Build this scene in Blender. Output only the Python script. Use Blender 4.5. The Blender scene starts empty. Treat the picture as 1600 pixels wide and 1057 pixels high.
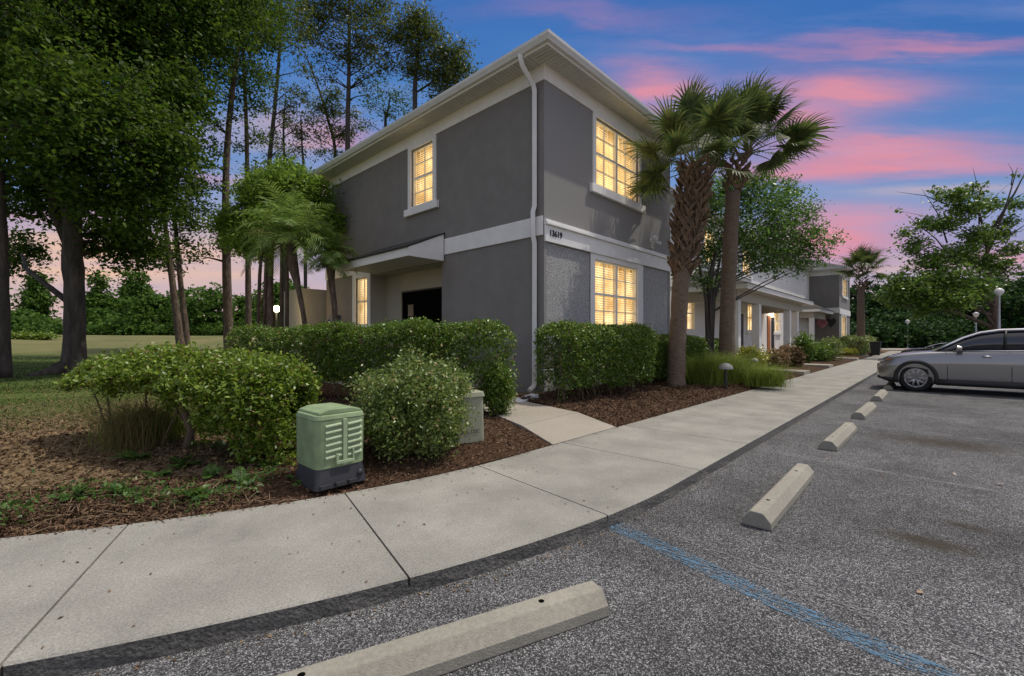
import bpy, bmesh, math, random
import numpy as np
from mathutils import Vector, Matrix
R = math.radians
random.seed(7)
rng = np.random.default_rng(7)
scene = bpy.context.scene
COL = scene.collection

# ------------------------------------------------------------------ camera
YAW = R(43.4); CT, ST = math.cos(YAW), math.sin(YAW); F = 703.0; H = 1.45
cam = bpy.data.objects.new('camera', bpy.data.cameras.new('camera')); COL.objects.link(cam)
cam.location = (0, 0, H); cam.rotation_euler = (R(90), 0, YAW - R(90))
cam.data.lens = F / 1600 * 36; cam.data.sensor_width = 36; cam.data.clip_end = 3000; cam.data.clip_start = 0.05
scene.camera = cam
# ------------------------------------------------------------------ exposure
scene.view_settings.view_transform = 'Standard'; scene.view_settings.look = 'None'
scene.view_settings.exposure = 0.0; scene.view_settings.gamma = 1
# ------------------------------------------------------------------ sun
SUNV = Vector((.40, -.215, .88)).normalized()
sd = bpy.data.lights.new('sun', 'SUN'); sd.energy = 2.9; sd.angle = R(0.7); sd.color = (1, .93, .82)
sun = bpy.data.objects.new('sun', sd); COL.objects.link(sun)
sun.rotation_euler = SUNV.to_track_quat('Z', 'Y').to_euler(); sun.location = (10, -10, 30)
# ------------------------------------------------------------------ world: dusk sky with pink cloud banks, fill light added in the unseen sky overhead and behind
w = bpy.data.worlds.new('World'); scene.world = w; w.use_nodes = True
NT = w.node_tree; NT.nodes.clear()
def wn(t, **k):
    n = NT.nodes.new(t)
    for a, b in k.items(): setattr(n, a, b)
    return n
def wm(op, *a, clamp=False):
    n = wn('ShaderNodeMath', operation=op, use_clamp=clamp)
    for i, v in enumerate(a):
        if isinstance(v, (int, float)): n.inputs[i].default_value = v
        else: NT.links.new(v, n.inputs[i])
    return n.outputs[0]
def wmix(f, a, b):
    n = wn('ShaderNodeMix', data_type='RGBA')
    for s, v in ((n.inputs[0], f), (n.inputs[6], a), (n.inputs[7], b)):
        if isinstance(v, (int, float)): s.default_value = v
        elif isinstance(v, tuple): s.default_value = (*v, 1)
        else: NT.links.new(v, s)
    return n.outputs[2]
tc = wn('ShaderNodeTexCoord'); sx = wn('ShaderNodeSeparateXYZ'); NT.links.new(tc.outputs['Generated'], sx.inputs[0])
az = wm('SUBTRACT', YAW, wm('ARCTAN2', sx.outputs[1], sx.outputs[0]))      # azimuth, 0 = north-east view axis, + to the east
el = wm('ARCSINE', sx.outputs[2])
# the cloud banks lie in long parallel streets across the north-east, so their height is read along that axis
fwd = wm('ABSOLUTE', wm('ADD', wm('MULTIPLY', sx.outputs[0], CT), wm('MULTIPLY', sx.outputs[1], ST)))
bel = wm('ARCTANGENT', wm('DIVIDE', sx.outputs[2], wm('MAXIMUM', fwd, .3)))
cv = wn('ShaderNodeCombineXYZ'); NT.links.new(wm('MULTIPLY', az, 2.4), cv.inputs[0]); NT.links.new(wm('MULTIPLY', bel, 13.0), cv.inputs[1])
def wnoise(scale, detail, rough, off):
    m = wn('ShaderNodeVectorMath', operation='ADD'); NT.links.new(cv.outputs[0], m.inputs[0]); m.inputs[1].default_value = off
    n = wn('ShaderNodeTexNoise'); n.inputs['Scale'].default_value = scale; n.inputs['Detail'].default_value = detail; n.inputs['Roughness'].default_value = rough
    NT.links.new(m.outputs[0], n.inputs['Vector']); return n.outputs['Fac']
n1 = wnoise(1.0, 5, .55, (0, 0, 3.1)); n2 = wnoise(2.4, 6, .6, (5, 1, .3)); n3 = wnoise(.7, 3, .5, (9, 4, 2))
n4 = wnoise(1.1, 7, .62, (3, 3, 8)); azd = wm('ADD', az, wm('MULTIPLY', wm('SUBTRACT', n3, .5), .22))
eld = wm('ADD', bel, wm('MULTIPLY', wm('ADD', wm('MULTIPLY', wm('SUBTRACT', n1, .5), .8), wm('MULTIPLY', wm('SUBTRACT', n4, .5), .9)), .12))
ramp = wn('ShaderNodeValToRGB'); NT.links.new(wm('DIVIDE', eld, 1.2), ramp.inputs[0])
cr = ramp.color_ramp; cr.elements[0].position = 0; cr.elements[0].color = (.80, .50, .38, 1)
cr.elements[1].position = 1; cr.elements[1].color = (.05, .15, .42, 1)
for p, c in ((.06, (.64, .46, .46)), (.13, (.36, .38, .58)), (.24, (.20, .33, .60)), (.36, (.10, .25, .56)), (.5, (.05, .17, .48)), (.62, (.035, .14, .43))):
    e = cr.elements.new(p); e.color = (*c, 1)
sky = ramp.outputs[0]
def azel(px, py):
    return math.atan((px - 800) / F), math.atan((528.5 - py) / F)
def banks(lst):
    tot = None
    for px, py, wx, wy, k_ in lst:
        a0, e0 = azel(px, py); sa = max(abs(azel(px + wx, py)[0] - a0), .04); se = abs(azel(px, py - wy)[1] - e0)
        g = wm('ADD', wm('POWER', wm('ABSOLUTE', wm('DIVIDE', wm('SUBTRACT', azd, a0), sa)), 2.0), wm('POWER', wm('ABSOLUTE', wm('DIVIDE', wm('SUBTRACT', eld, e0), se)), 2.0))
        g = wm('MULTIPLY', wm('EXPONENT', wm('MULTIPLY', g, -1.0)), k_)
        tot = g if tot is None else wm('ADD', tot, g)
    return wm('MULTIPLY', tot, wm('ADD', .0, wm('MULTIPLY', wm('ADD', n2, n4), 1.0)), clamp=True)
sky = wmix(banks(((300, 400, 200, 50, .8), (90, 400, 150, 60, .6), (480, 290, 90, 25, .7), (460, 210, 90, 22, .4), (200, 210, 150, 40, .35), (1480, 300, 200, 14, .4), (1400, 415, 160, 18, .5))), sky, (.84, .54, .40))
sky = wmix(wm('MULTIPLY', banks(((1000, 155, 75, 38, .95), (1290, 135, 150, 30, 1.0), (1240, 190, 110, 24, .8), (1400, 235, 220, 24, 1.0), (1240, 262, 120, 16, .7), (1320, 365, 130, 34, 1.0), (1450, 60, 200, 14, .55), (1150, 70, 160, 14, .35),
                          (900, 20, 160, 20, .22), (1580, 400, 120, 30, .6), (520, 205, 60, 14, .5), (560, 285, 100, 14, .5), (90, 330, 150, 18, .5), (310, 285, 60, 14, .5))), .88, clamp=True), sky, (.80, .29, .35))
st = wn('ShaderNodeMapRange'); NT.links.new(wnoise(1.5, 7, .62, (2, 7, 5)), st.inputs[0]); st.inputs[1].default_value = .48; st.inputs[2].default_value = .72
low = wn('ShaderNodeMapRange'); NT.links.new(el, low.inputs[0]); low.inputs[1].default_value = .75; low.inputs[2].default_value = .25
sky = wmix(wm('MULTIPLY', wm('MULTIPLY', st.outputs[0], low.outputs[0]), .38), sky, (.38, .38, .64))
bg1 = wn('ShaderNodeBackground'); NT.links.new(sky, bg1.inputs[0]); bg1.inputs[1].default_value = 1.0
ns = wn('ShaderNodeTexSky', sky_type='NISHITA'); ns.sun_disc = False; ns.sun_elevation = math.asin(SUNV.z); ns.sun_rotation = math.atan2(SUNV.x, SUNV.y); ns.dust_density = 3.0
bg2 = wn('ShaderNodeBackground'); NT.links.new(ns.outputs[0], bg2.inputs[0]); bg2.inputs[1].default_value = .10
bg3 = wn('ShaderNodeBackground'); bg3.inputs[0].default_value = (1, .88, .74, 1); bg3.inputs[1].default_value = .62     # warm fill light added to the unseen sky overhead
ad = wn('ShaderNodeAddShader'); NT.links.new(bg2.outputs[0], ad.inputs[0]); NT.links.new(bg3.outputs[0], ad.inputs[1])
zf = wn('ShaderNodeMapRange'); NT.links.new(el, zf.inputs[0]); zf.inputs[1].default_value = R(40); zf.inputs[2].default_value = R(62)
bk = wn('ShaderNodeMapRange'); NT.links.new(wm('ABSOLUTE', az), bk.inputs[0]); bk.inputs[1].default_value = R(75); bk.inputs[2].default_value = R(120)
zf2 = wm('MAXIMUM', zf.outputs[0], wm('MULTIPLY', bk.outputs[0], .5))  # the unseen sky behind the view gets part of the added fill
ms = wn('ShaderNodeMixShader'); NT.links.new(zf2, ms.inputs[0]); NT.links.new(bg1.outputs[0], ms.inputs[1]); NT.links.new(ad.outputs[0], ms.inputs[2])
wo = wn('ShaderNodeOutputWorld'); NT.links.new(ms.outputs[0], wo.inputs[0])

# ------------------------------------------------------------------ helpers
def P(px, py, d):                                   # a sight line and a distance give a point in the world
    a = (px - 800) / F * d
    return Vector((d * CT + a * ST, d * ST - a * CT, H + (528.5 - py) / F * d))
def G(px, d, z=.15):
    p = P(px, 528.5, d); p.z = z; return p
def XP(px, Y):                                      # where a sight line meets the plane y = Y
    k = (px - 800) / F; return Y * (CT + k * ST) / (ST - k * CT)
def tag(o, label=None, cat=None, group=None, kind=None):
    if label: o['label'] = label
    if cat: o['category'] = cat
    if group: o['group'] = group
    if kind: o['kind'] = kind
    return o
def empty(name, loc, label, cat, group=None, rz=0):
    o = bpy.data.objects.new(name, None); COL.objects.link(o); o.location = loc; o.rotation_euler.z = rz
    o.empty_display_size = .2
    return tag(o, label, cat, group)
def link(name, me, mat, parent=None):
    for m in (mat if isinstance(mat, (list, tuple)) else [mat]): me.materials.append(m)
    o = bpy.data.objects.new(name, me); COL.objects.link(o)
    if parent is not None:
        o.parent = parent
    return o
class MB:
    """collects boxes, tubes and polygons; origin = the thing's base, in world axes"""
    def __init__(s, o=(0, 0, 0)): s.v = []; s.f = []; s.sm = []; s.mi = []; s.o = Vector(o); s.m = 0
    def add(s, vs, fs, smooth=False):
        b = len(s.v); s.v += [Vector(v) - s.o for v in vs]; s.f += [[b + i for i in f] for f in fs]
        s.sm += [smooth] * len(fs); s.mi += [s.m] * len(fs); return s
    def box(s, x0, x1, y0, y1, z0, z1):
        x0, x1 = min(x0, x1), max(x0, x1); y0, y1 = min(y0, y1), max(y0, y1); z0, z1 = min(z0, z1), max(z0, z1)
        return s.add([(x0, y0, z0), (x1, y0, z0), (x1, y1, z0), (x0, y1, z0), (x0, y0, z1), (x1, y0, z1), (x1, y1, z1), (x0, y1, z1)],
                     [(3, 2, 1, 0), (4, 5, 6, 7), (0, 1, 5, 4), (1, 2, 6, 5), (2, 3, 7, 6), (3, 0, 4, 7)])
    def tube(s, pts, rad, n=8, caps=True, jit=0.0):
        pts = [Vector(p) for p in pts]
        if isinstance(rad, (int, float)): rad = [rad] * len(pts)
        vs = []; fs = []
        t0 = (pts[1] - pts[0]).normalized(); ref = Vector((0, 0, 1)) if abs(t0.z) < .9 else Vector((1, 0, 0))
        u = t0.cross(ref).normalized()
        for i, p in enumerate(pts):
            t = (pts[min(i + 1, len(pts) - 1)] - pts[max(i - 1, 0)]).normalized()
            u = (u - t * u.dot(t)).normalized(); v = t.cross(u)
            for k in range(n):
                a = 2 * math.pi * k / n; r = rad[i] * (1 + (random.uniform(-jit, jit) if jit else 0))
                vs.append(p + u * math.cos(a) * r + v * math.sin(a) * r)
        for i in range(len(pts) - 1):
            for k in range(n):
                a, b = i * n + k, i * n + (k + 1) % n; fs.append((a, b, b + n, a + n))
        if caps: fs.append(tuple(range(n - 1, -1, -1))); fs.append(tuple(range((len(pts) - 1) * n, len(pts) * n)))
        return s.add(vs, fs, True)
    def prism(s, poly, axis, a0, a1):               # polygon in the two other axes, extruded along axis 0/1/2
        def mk(p, a): q = [p[0], p[1]]; q.insert(axis, a); return q
        n = len(poly); vs = [mk(p, a0) for p in poly] + [mk(p, a1) for p in poly]
        fs = [tuple(range(n - 1, -1, -1)), tuple(range(n, 2 * n))] + [(i, (i + 1) % n, n + (i + 1) % n, n + i) for i in range(n)]
        return s.add(vs, fs)
    def lathe(s, c, prof, n=24, axis=2, smooth=True):
        vs = []; fs = []; c = Vector(c)
        for r, h in prof:
            for k in range(n):
                a = 2 * math.pi * k / n; q = [r * math.cos(a), r * math.sin(a)]; q.insert(axis, h); vs.append(c + Vector(q))
        for i in range(len(prof) - 1):
            for k in range(n):
                a, b = i * n + k, i * n + (k + 1) % n; fs.append((a, b, b + n, a + n))
        return s.add(vs, fs, smooth)
    def build(s, name, mat, parent=None, bevel=0, recalc=True):
        me = bpy.data.meshes.new(name); me.from_pydata([tuple(v) for v in s.v], [], s.f)
        me.polygons.foreach_set('use_smooth', s.sm); me.polygons.foreach_set('material_index', s.mi)
        if recalc:
            bm = bmesh.new(); bm.from_mesh(me); bmesh.ops.recalc_face_normals(bm, faces=bm.faces[:]); bm.to_mesh(me); bm.free()
        o = link(name, me, mat, parent)
        if parent is None: o.location = s.o
        if bevel:
            m = o.modifiers.new('bevel', 'BEVEL'); m.width = bevel; m.segments = 2; m.limit_method = 'ANGLE'; m.angle_limit = R(40)
        return o
def quads(name, V, mat, parent=None, origin=(0, 0, 0)):    # V: (N,4,3) array of separate quads
    V = V - np.array(origin)[None, None, :]
    n = len(V); me = bpy.data.meshes.new(name)
    me.vertices.add(n * 4); me.vertices.foreach_set('co', V.reshape(-1).astype(np.float32))
    me.loops.add(n * 4); me.loops.foreach_set('vertex_index', np.arange(n * 4, dtype=np.int32))
    me.polygons.add(n); me.polygons.foreach_set('loop_start', np.arange(0, n * 4, 4, dtype=np.int32)); me.polygons.foreach_set('loop_total', np.full(n, 4, dtype=np.int32))
    me.update(calc_edges=True)
    o = link(name, me, mat, parent)
    if parent is None: o.location = origin
    return o
def unit(a): return a / (np.linalg.norm(a, axis=-1, keepdims=True) + 1e-9)
def leafquads(C, L, W, up=.4, rnd=.35, along=None):        # rhombic leaves, somewhat facing the light
    n = len(C); nr = unit(rng.normal(size=(n, 3)) + np.array([0, 0, up * 2.2]))
    d = rng.normal(size=(n, 3)) if along is None else along + rng.normal(size=(n, 3)) * .5
    t = unit(d - nr * (d * nr).sum(1, keepdims=True)); b = np.cross(nr, t)
    s = (1 + rng.uniform(-rnd, rnd, size=(n, 1)))
    t = t * L * .5 * s; b = b * W * .5 * s
    off = nr * (L * .12 * s)
    return np.stack([C - t, C - b - off * .0 + t * .1, C + t - off, C + b + t * .1], 1)
# ------------------------------------------------------------------ materials
def mat(name, col, rough=.7, var=.0, vs=5.0, bump=0.0, bs=60.0, metal=0, spec=.4, col2=None, detail=5, stretch=None, emit=None, coat=0, bd=.01, blot=0, blots=.6):
    m = bpy.data.materials.new(name); m.use_nodes = True; nt = m.node_tree; b = nt.nodes['Principled BSDF']
    b.inputs['Base Color'].default_value = (*col, 1); b.inputs['Roughness'].default_value = rough; b.inputs['Metallic'].default_value = metal
    b.inputs['Specular IOR Level'].default_value = spec; b.inputs['Coat Weight'].default_value = coat
    g = nt.nodes.new('ShaderNodeTexCoord'); src = g.outputs['Object']
    if stretch:
        mp = nt.nodes.new('ShaderNodeMapping'); mp.inputs['Scale'].default_value = stretch; nt.links.new(src, mp.inputs[0]); src = mp.outputs[0]
    if var or col2:
        n = nt.nodes.new('ShaderNodeTexNoise'); n.inputs['Scale'].default_value = vs; n.inputs['Detail'].default_value = detail; n.inputs['Roughness'].default_value = .65; nt.links.new(src, n.inputs['Vector'])
        r = nt.nodes.new('ShaderNodeMapRange'); r.inputs[1].default_value = .3; r.inputs[2].default_value = .7; nt.links.new(n.outputs['Fac'], r.inputs[0])
        x = nt.nodes.new('ShaderNodeMix'); x.data_type = 'RGBA'; nt.links.new(r.outputs[0], x.inputs[0])
        c2 = col2 or tuple(min(1, c * (1 + var)) for c in col); c1 = col if col2 else tuple(c * (1 - var) for c in col)
        x.inputs[6].default_value = (*c1, 1); x.inputs[7].default_value = (*c2, 1); out = x.outputs[2]
        if blot:
            n2 = nt.nodes.new('ShaderNodeTexNoise'); n2.inputs['Scale'].default_value = blots; n2.inputs['Detail'].default_value = 8; n2.inputs['Roughness'].default_value = .6; nt.links.new(g.outputs['Object'], n2.inputs['Vector'])
            r2 = nt.nodes.new('ShaderNodeMapRange'); r2.inputs[1].default_value = .3; r2.inputs[2].default_value = .7; r2.inputs[3].default_value = 1 - blot; r2.inputs[4].default_value = 1 + blot; nt.links.new(n2.outputs['Fac'], r2.inputs[0])
            y = nt.nodes.new('ShaderNodeVectorMath'); y.operation = 'SCALE'; nt.links.new(out, y.inputs[0]); nt.links.new(r2.outputs[0], y.inputs['Scale']); out = y.outputs[0]
        nt.links.new(out, b.inputs['Base Color'])
    if bump:
        n = nt.nodes.new('ShaderNodeTexNoise'); n.inputs['Scale'].default_value = bs; n.inputs['Detail'].default_value = 4; nt.links.new(src, n.inputs['Vector'])
        u = nt.nodes.new('ShaderNodeBump'); u.inputs['Strength'].default_value = bump; u.inputs['Distance'].default_value = bd; nt.links.new(n.outputs['Fac'], u.inputs['Height']); nt.links.new(u.outputs[0], b.inputs['Normal'])
    if emit:
        b.inputs['Emission Color'].default_value = (*emit[0], 1); b.inputs['Emission Strength'].default_value = emit[1]
    return m
def leafmat(name, a, b, tr=.3, rough=.42, spec=.5, dead=None):
    m = bpy.data.materials.new(name); m.use_nodes = True; nt = m.node_tree; p = nt.nodes['Principled BSDF']; out = nt.nodes['Material Output']
    g = nt.nodes.new('ShaderNodeNewGeometry'); c = nt.nodes.new('ShaderNodeValToRGB'); nt.links.new(g.outputs['Random Per Island'], c.inputs[0])
    c.color_ramp.elements[0].color = (*a, 1); c.color_ramp.elements[1].color = (*b, 1)
    if dead: c.color_ramp.elements[1].position = .93; e = c.color_ramp.elements.new(.96); e.color = (*dead, 1)
    nt.links.new(c.outputs[0], p.inputs['Base Color']); p.inputs['Roughness'].default_value = rough; p.inputs['Specular IOR Level'].default_value = spec
    t = nt.nodes.new('ShaderNodeBsdfTranslucent'); h = nt.nodes.new('ShaderNodeHueSaturation'); h.inputs['Value'].default_value = 1.4; nt.links.new(c.outputs[0], h.inputs['Color']); nt.links.new(h.outputs[0], t.inputs[0])
    x = nt.nodes.new('ShaderNodeMixShader'); x.inputs[0].default_value = tr; nt.links.new(p.outputs[0], x.inputs[1]); nt.links.new(t.outputs[0], x.inputs[2]); nt.links.new(x.outputs[0], out.inputs[0])
    return m
M = {}
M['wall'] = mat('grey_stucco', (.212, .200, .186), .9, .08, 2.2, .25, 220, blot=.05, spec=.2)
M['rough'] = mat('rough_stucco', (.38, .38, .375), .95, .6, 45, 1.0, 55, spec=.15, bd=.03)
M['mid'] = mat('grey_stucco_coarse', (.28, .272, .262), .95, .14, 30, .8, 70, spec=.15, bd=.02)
M['trim'] = mat('white_trim', (.78, .765, .72), .75, .05, 4, .15, 150, blot=.05, spec=.3)
M['trimw'] = mat('white_stucco_trim', (.78, .775, .75), .85, .05, 4, .3, 120, blot=.06, spec=.2)
M['soffit'] = mat('soffit_panel', (.60, .58, .53), .7, .03, 4, 0)
M['gutter'] = mat('white_metal_gutter', (.66, .66, .64), .4, .05, 3, .05, 20, blot=.06)
M['beige'] = mat('beige_stucco', (.42, .40, .34), .9, .05, 4, .2, 150)
M['shingle'] = mat('dark_shingles', (.05, .048, .045), .9, .4, 25, .6, 60, stretch=(1, 1, 1))
M['black'] = mat('black_plastic', (.012, .012, .013), .5)
M['dark'] = mat('dark_opening', (.003, .003, .003), .8, spec=.02)
M['door'] = mat('dark_door', (.02, .02, .022), .4)
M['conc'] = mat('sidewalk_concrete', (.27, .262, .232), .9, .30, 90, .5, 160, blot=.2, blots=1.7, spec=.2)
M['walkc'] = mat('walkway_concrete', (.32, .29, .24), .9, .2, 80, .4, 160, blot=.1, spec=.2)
M['curb'] = mat('curb_painted_shade', (.105, .102, .095), .95, .45, 30, .8, 60, blot=.2, blots=3, bd=.02)  # shade of the upright kerb face put into a darker concrete colour
M['stop'] = mat('precast_concrete', (.27, .255, .21), .85, .14, 40, .35, 120, blot=.12, blots=2.5)
M['joint'] = mat('joint_dirt', (.07, .055, .04), 1)
M['bark'] = mat('grey_bark', (.068, .058, .050), .95, .55, 6, 1.0, 14, stretch=(1, 1, .22), bd=.05)
M['bark2'] = mat('brown_bark', (.13, .095, .07), .95, .6, 9, 1.0, 18, stretch=(1, 1, .3), bd=.05)
M['barkp'] = mat('palm_bark', (.17, .125, .09), .95, .35, 12, .8, 30, stretch=(.6, .6, 2.5), bd=.03)
M['boot'] = mat('palm_boots', (.15, .10, .062), .9, .6, 8, .6, 40)
M['twig'] = mat('twigs', (.16, .12, .08), .9, .3, 20)
M['green'] = mat('green_plastic', (.215, .29, .155), .6, .12, 5, .12, 90, blot=.16, blots=5)
M['greenl'] = mat('pale_green_plastic', (.30, .38, .23), .55, .12, 14)
M['basegrey'] = mat('dark_grey_plastic', (.035, .036, .042), .5, .1, 8, .1, 80)
M['tan'] = mat('tan_green_plastic', (.30, .31, .22), .6, .08, 6, .1, 90)
M['white'] = mat('white_plastic', (.75, .75, .76), .5)
M['sash'] = mat('white_vinyl', (.80, .77, .68), .5)
M['metal'] = mat('galvanised', (.35, .35, .36), .4, metal=.7)
M['tyre'] = mat('tyre_rubber', (.012, .012, .012), .8, .2, 30)
M['rim'] = mat('alloy', (.42, .42, .43), .35, metal=.6)
M['paint'] = mat('grey_car_paint', (.27, .268, .265), .24, metal=.5, coat=1.0, spec=.5)
M['blackpaint'] = mat('black_car_paint', (.012, .013, .016), .15, coat=1.0)
M['clad'] = mat('black_cladding', (.02, .02, .021), .6)
M['chrome'] = mat('chrome', (.8, .8, .82), .12, metal=1)
M['cglass'] = mat('tinted_glass', (.004, .008, .018), .04, spec=.9)
M['wglass'] = mat('windshield_glass', (.05, .09, .085), .05, spec=.9)
M['amber'] = mat('amber_lens', (.5, .16, .03), .3)
M['lens'] = mat('headlamp_lens', (.25, .26, .28), .12, spec=.9, metal=.4)
M['pink'] = mat('pink_petals', (.75, .36, .42), .8, .4, 20)
M['heart'] = mat('dark_slate', (.03, .03, .033), .8)
M['bluebin'] = mat('blue_plastic', (.03, .05, .09), .6)
M['lampglobe'] = mat('white_globe', (.75, .72, .70), .4)
M['glow'] = mat('glowing_bulb', (1, .9, .7), .4, emit=((1, .80, .50), 14))
M['orange'] = mat('orange_door', (.42, .15, .05), .5)
M['warm'] = mat('warm_inside', (.6, .4, .2), .8, emit=((1, .55, .22), .9))
L = {}
L['oak'] = leafmat('oak_leaves', (.020, .055, .006), (.105, .165, .018), .42, .6, .25)
L['pine'] = leafmat('pine_leaves', (.03, .060, .010), (.13, .155, .025), .4)
L['hedge'] = leafmat('hedge_leaves', (.045, .10, .010), (.17, .27, .03), .25, .42, .5, dead=(.22, .15, .06))
L['hedgeb'] = leafmat('bright_hedge_leaves', (.06, .12, .010), (.24, .33, .035), .28, .42, .5, dead=(.26, .18, .07))
L['bush'] = leafmat('bush_leaves', (.06, .11, .018), (.24, .31, .075), .28, .4, .6, dead=(.35, .28, .12))
L['palm'] = leafmat('palm_blades', (.028, .058, .015), (.135, .165, .046), .3, .5, .25)
L['palmf'] = leafmat('feather_palm_blades', (.06, .125, .018), (.24, .35, .075), .3, .4, .5)
L['lush'] = leafmat('lush_leaves', (.045, .10, .012), (.17, .27, .035), .3)
L['lush2'] = leafmat('lush_tree_leaves', (.06, .13, .014), (.24, .36, .05), .4, .5, .3)
L['far'] = leafmat('far_leaves', (.03, .075, .010), (.11, .20, .03), .3, .7, .2)
L['dk'] = leafmat('dark_far_leaves', (.010, .036, .008), (.045, .095, .02), .25, .7, .2)
L['myrtle'] = leafmat('myrtle_leaves', (.04, .105, .014), (.15, .26, .045), .38)
L['grass'] = leafmat('grass_blades', (.07, .12, .015), (.27, .33, .06), .3, .6, .2)
L['dry'] = leafmat('dry_grass', (.14, .11, .05), (.24, .21, .08), .3, .8, .1)
L['lawn'] = leafmat('lawn_blades', (.03, .06, .012), (.09, .13, .03), .3, .8, .1)
L['mulch'] = leafmat('bark_chips', (.04, .024, .015), (.20, .125, .078), 0.0, .9, .1)
L['litter'] = leafmat('leaf_litter', (.07, .045, .025), (.26, .18, .10), .05, .9, .1)
L['yellow'] = leafmat('yellow_leaves', (.18, .22, .03), (.48, .45, .06), .25)
L['brown'] = leafmat('brown_leaves', (.16, .10, .05), (.34, .22, .11), .2)
L['fern'] = leafmat('fern_leaves', (.03, .08, .012), (.10, .19, .03), .3)

def asphalt_mat():
    m = bpy.data.materials.new('asphalt'); m.use_nodes = True; nt = m.node_tree; b = nt.nodes['Principled BSDF']
    N = nt.nodes.new; K = nt.links.new; g = N('ShaderNodeTexCoord').outputs['Object']
    v = N('ShaderNodeTexVoronoi'); v.inputs['Scale'].default_value = 175; K(g, v.inputs['Vector'])
    sp = N('ShaderNodeSeparateColor'); K(v.outputs['Color'], sp.inputs[0])
    r = N('ShaderNodeValToRGB'); K(sp.outputs[0], r.inputs[0]); e = r.color_ramp.elements
    e[0].position = 0; e[0].color = (.024, .024, .026, 1); e[1].position = 1; e[1].color = (.43, .43, .42, 1)
    for p, c in ((.4, .056), (.7, .125), (.88, .25)): q = r.color_ramp.elements.new(p); q.color = (c, c, c * 1.02, 1)
    def blot(scale, lo, hi, a, c, off=0):
        n = N('ShaderNodeTexNoise'); n.inputs['Scale'].default_value = scale; n.inputs['Detail'].default_value = 7; n.inputs['Roughness'].default_value = .62
        mp = N('ShaderNodeMapping'); mp.inputs['Location'].default_value = (off, off * .7, 0); K(g, mp.inputs[0]); K(mp.outputs[0], n.inputs['Vector'])
        k = N('ShaderNodeMapRange'); k.inputs[1].default_value = lo; k.inputs[2].default_value = hi; k.inputs[3].default_value = a; k.inputs[4].default_value = c; K(n.outputs['Fac'], k.inputs[0]); return k.outputs[0]
    s1 = N('ShaderNodeVectorMath'); s1.operation = 'SCALE'; K(r.outputs[0], s1.inputs[0]); K(blot(.5, .32, .68, .55, 1.32), s1.inputs['Scale'])
    s2 = N('ShaderNodeVectorMath'); s2.operation = 'SCALE'; K(s1.outputs[0], s2.inputs[0]); K(blot(3, .25, .75, .75, 1.22, 5), s2.inputs['Scale'])
    # oil stain by the second stall
    col = s2.outputs[0]
    for cx, cy, sx_, sy_ in ((4.35, .05, .16, .30), (4.9, -.15, .10, .16), (8.6, -.1, .5, .8), (4.6, -1.6, .3, .3)):
        mp = N('ShaderNodeMapping'); mp.inputs['Location'].default_value = (-cx / sx_, -cy / sy_, 0); mp.inputs['Scale'].default_value = (1 / sx_, 1 / sy_, 0); K(g, mp.inputs[0])
        ln = N('ShaderNodeVectorMath'); ln.operation = 'LENGTH'; K(mp.outputs[0], ln.inputs[0])
        nn = N('ShaderNodeTexNoise'); nn.inputs['Scale'].default_value = 9; nn.inputs['Detail'].default_value = 5; K(g, nn.inputs['Vector'])
        ad = N('ShaderNodeMath'); ad.operation = 'MULTIPLY_ADD'; K(nn.outputs['Fac'], ad.inputs[0]); ad.inputs[1].default_value = 1.6; K(ln.outputs['Value'], ad.inputs[2])
        k = N('ShaderNodeMapRange'); k.inputs[1].default_value = 1.0; k.inputs[2].default_value = 2.0; k.inputs[3].default_value = .85; k.inputs[4].default_value = 0; K(ad.outputs[0], k.inputs[0])
        x = N('ShaderNodeMix'); x.data_type = 'RGBA'; K(k.outputs[0], x.inputs[0]); K(col, x.inputs[6]); x.inputs[7].default_value = (.045, .035, .022, 1); col = x.outputs[2]
    K(col, b.inputs['Base Color']); b.inputs['Roughness'].default_value = .9; b.inputs['Specular IOR Level'].default_value = .25
    u = N('ShaderNodeBump'); u.inputs['Strength'].default_value = .9; u.inputs['Distance'].default_value = .006; K(v.outputs['Distance'], u.inputs['Height']); u.invert = True; K(u.outputs[0], b.inputs['Normal'])
    return m
M['asphalt'] = asphalt_mat()
def worn_paint(name, col, keep):
    m = bpy.data.materials.new(name); m.use_nodes = True; nt = m.node_tree; b = nt.nodes['Principled BSDF']; N = nt.nodes.new; K = nt.links.new
    g = N('ShaderNodeTexCoord').outputs['Object']; b.inputs['Base Color'].default_value = (*col, 1); b.inputs['Roughness'].default_value = .85
    n = N('ShaderNodeTexNoise'); n.inputs['Scale'].default_value = 7; n.inputs['Detail'].default_value = 9; n.inputs['Roughness'].default_value = .75
    mp = N('ShaderNodeMapping'); mp.inputs['Scale'].default_value = (8, .8, 1); K(g, mp.inputs[0]); K(mp.outputs[0], n.inputs['Vector'])
    v = N('ShaderNodeTexVoronoi'); v.inputs['Scale'].default_value = 95; K(g, v.inputs['Vector']); sp = N('ShaderNodeSeparateColor'); K(v.outputs['Color'], sp.inputs[0])
    a = N('ShaderNodeMath'); a.operation = 'MULTIPLY_ADD'; K(sp.outputs[1], a.inputs[0]); a.inputs[1].default_value = .12; K(n.outputs['Fac'], a.inputs[2])
    k = N('ShaderNodeMapRange'); k.inputs[1].default_value = keep - .05; k.inputs[2].default_value = keep + .05; K(a.outputs[0], k.inputs[0]); K(k.outputs[0], b.inputs['Alpha'])
    return m
M['bluep'] = worn_paint('worn_blue_paint', (.08, .165, .25), .585)
M['whitep'] = worn_paint('worn_white_paint', (.25, .25, .25), .60)
M['ghost'] = worn_paint('ghost_white_paint', (.22, .22, .22), .64)
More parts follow.
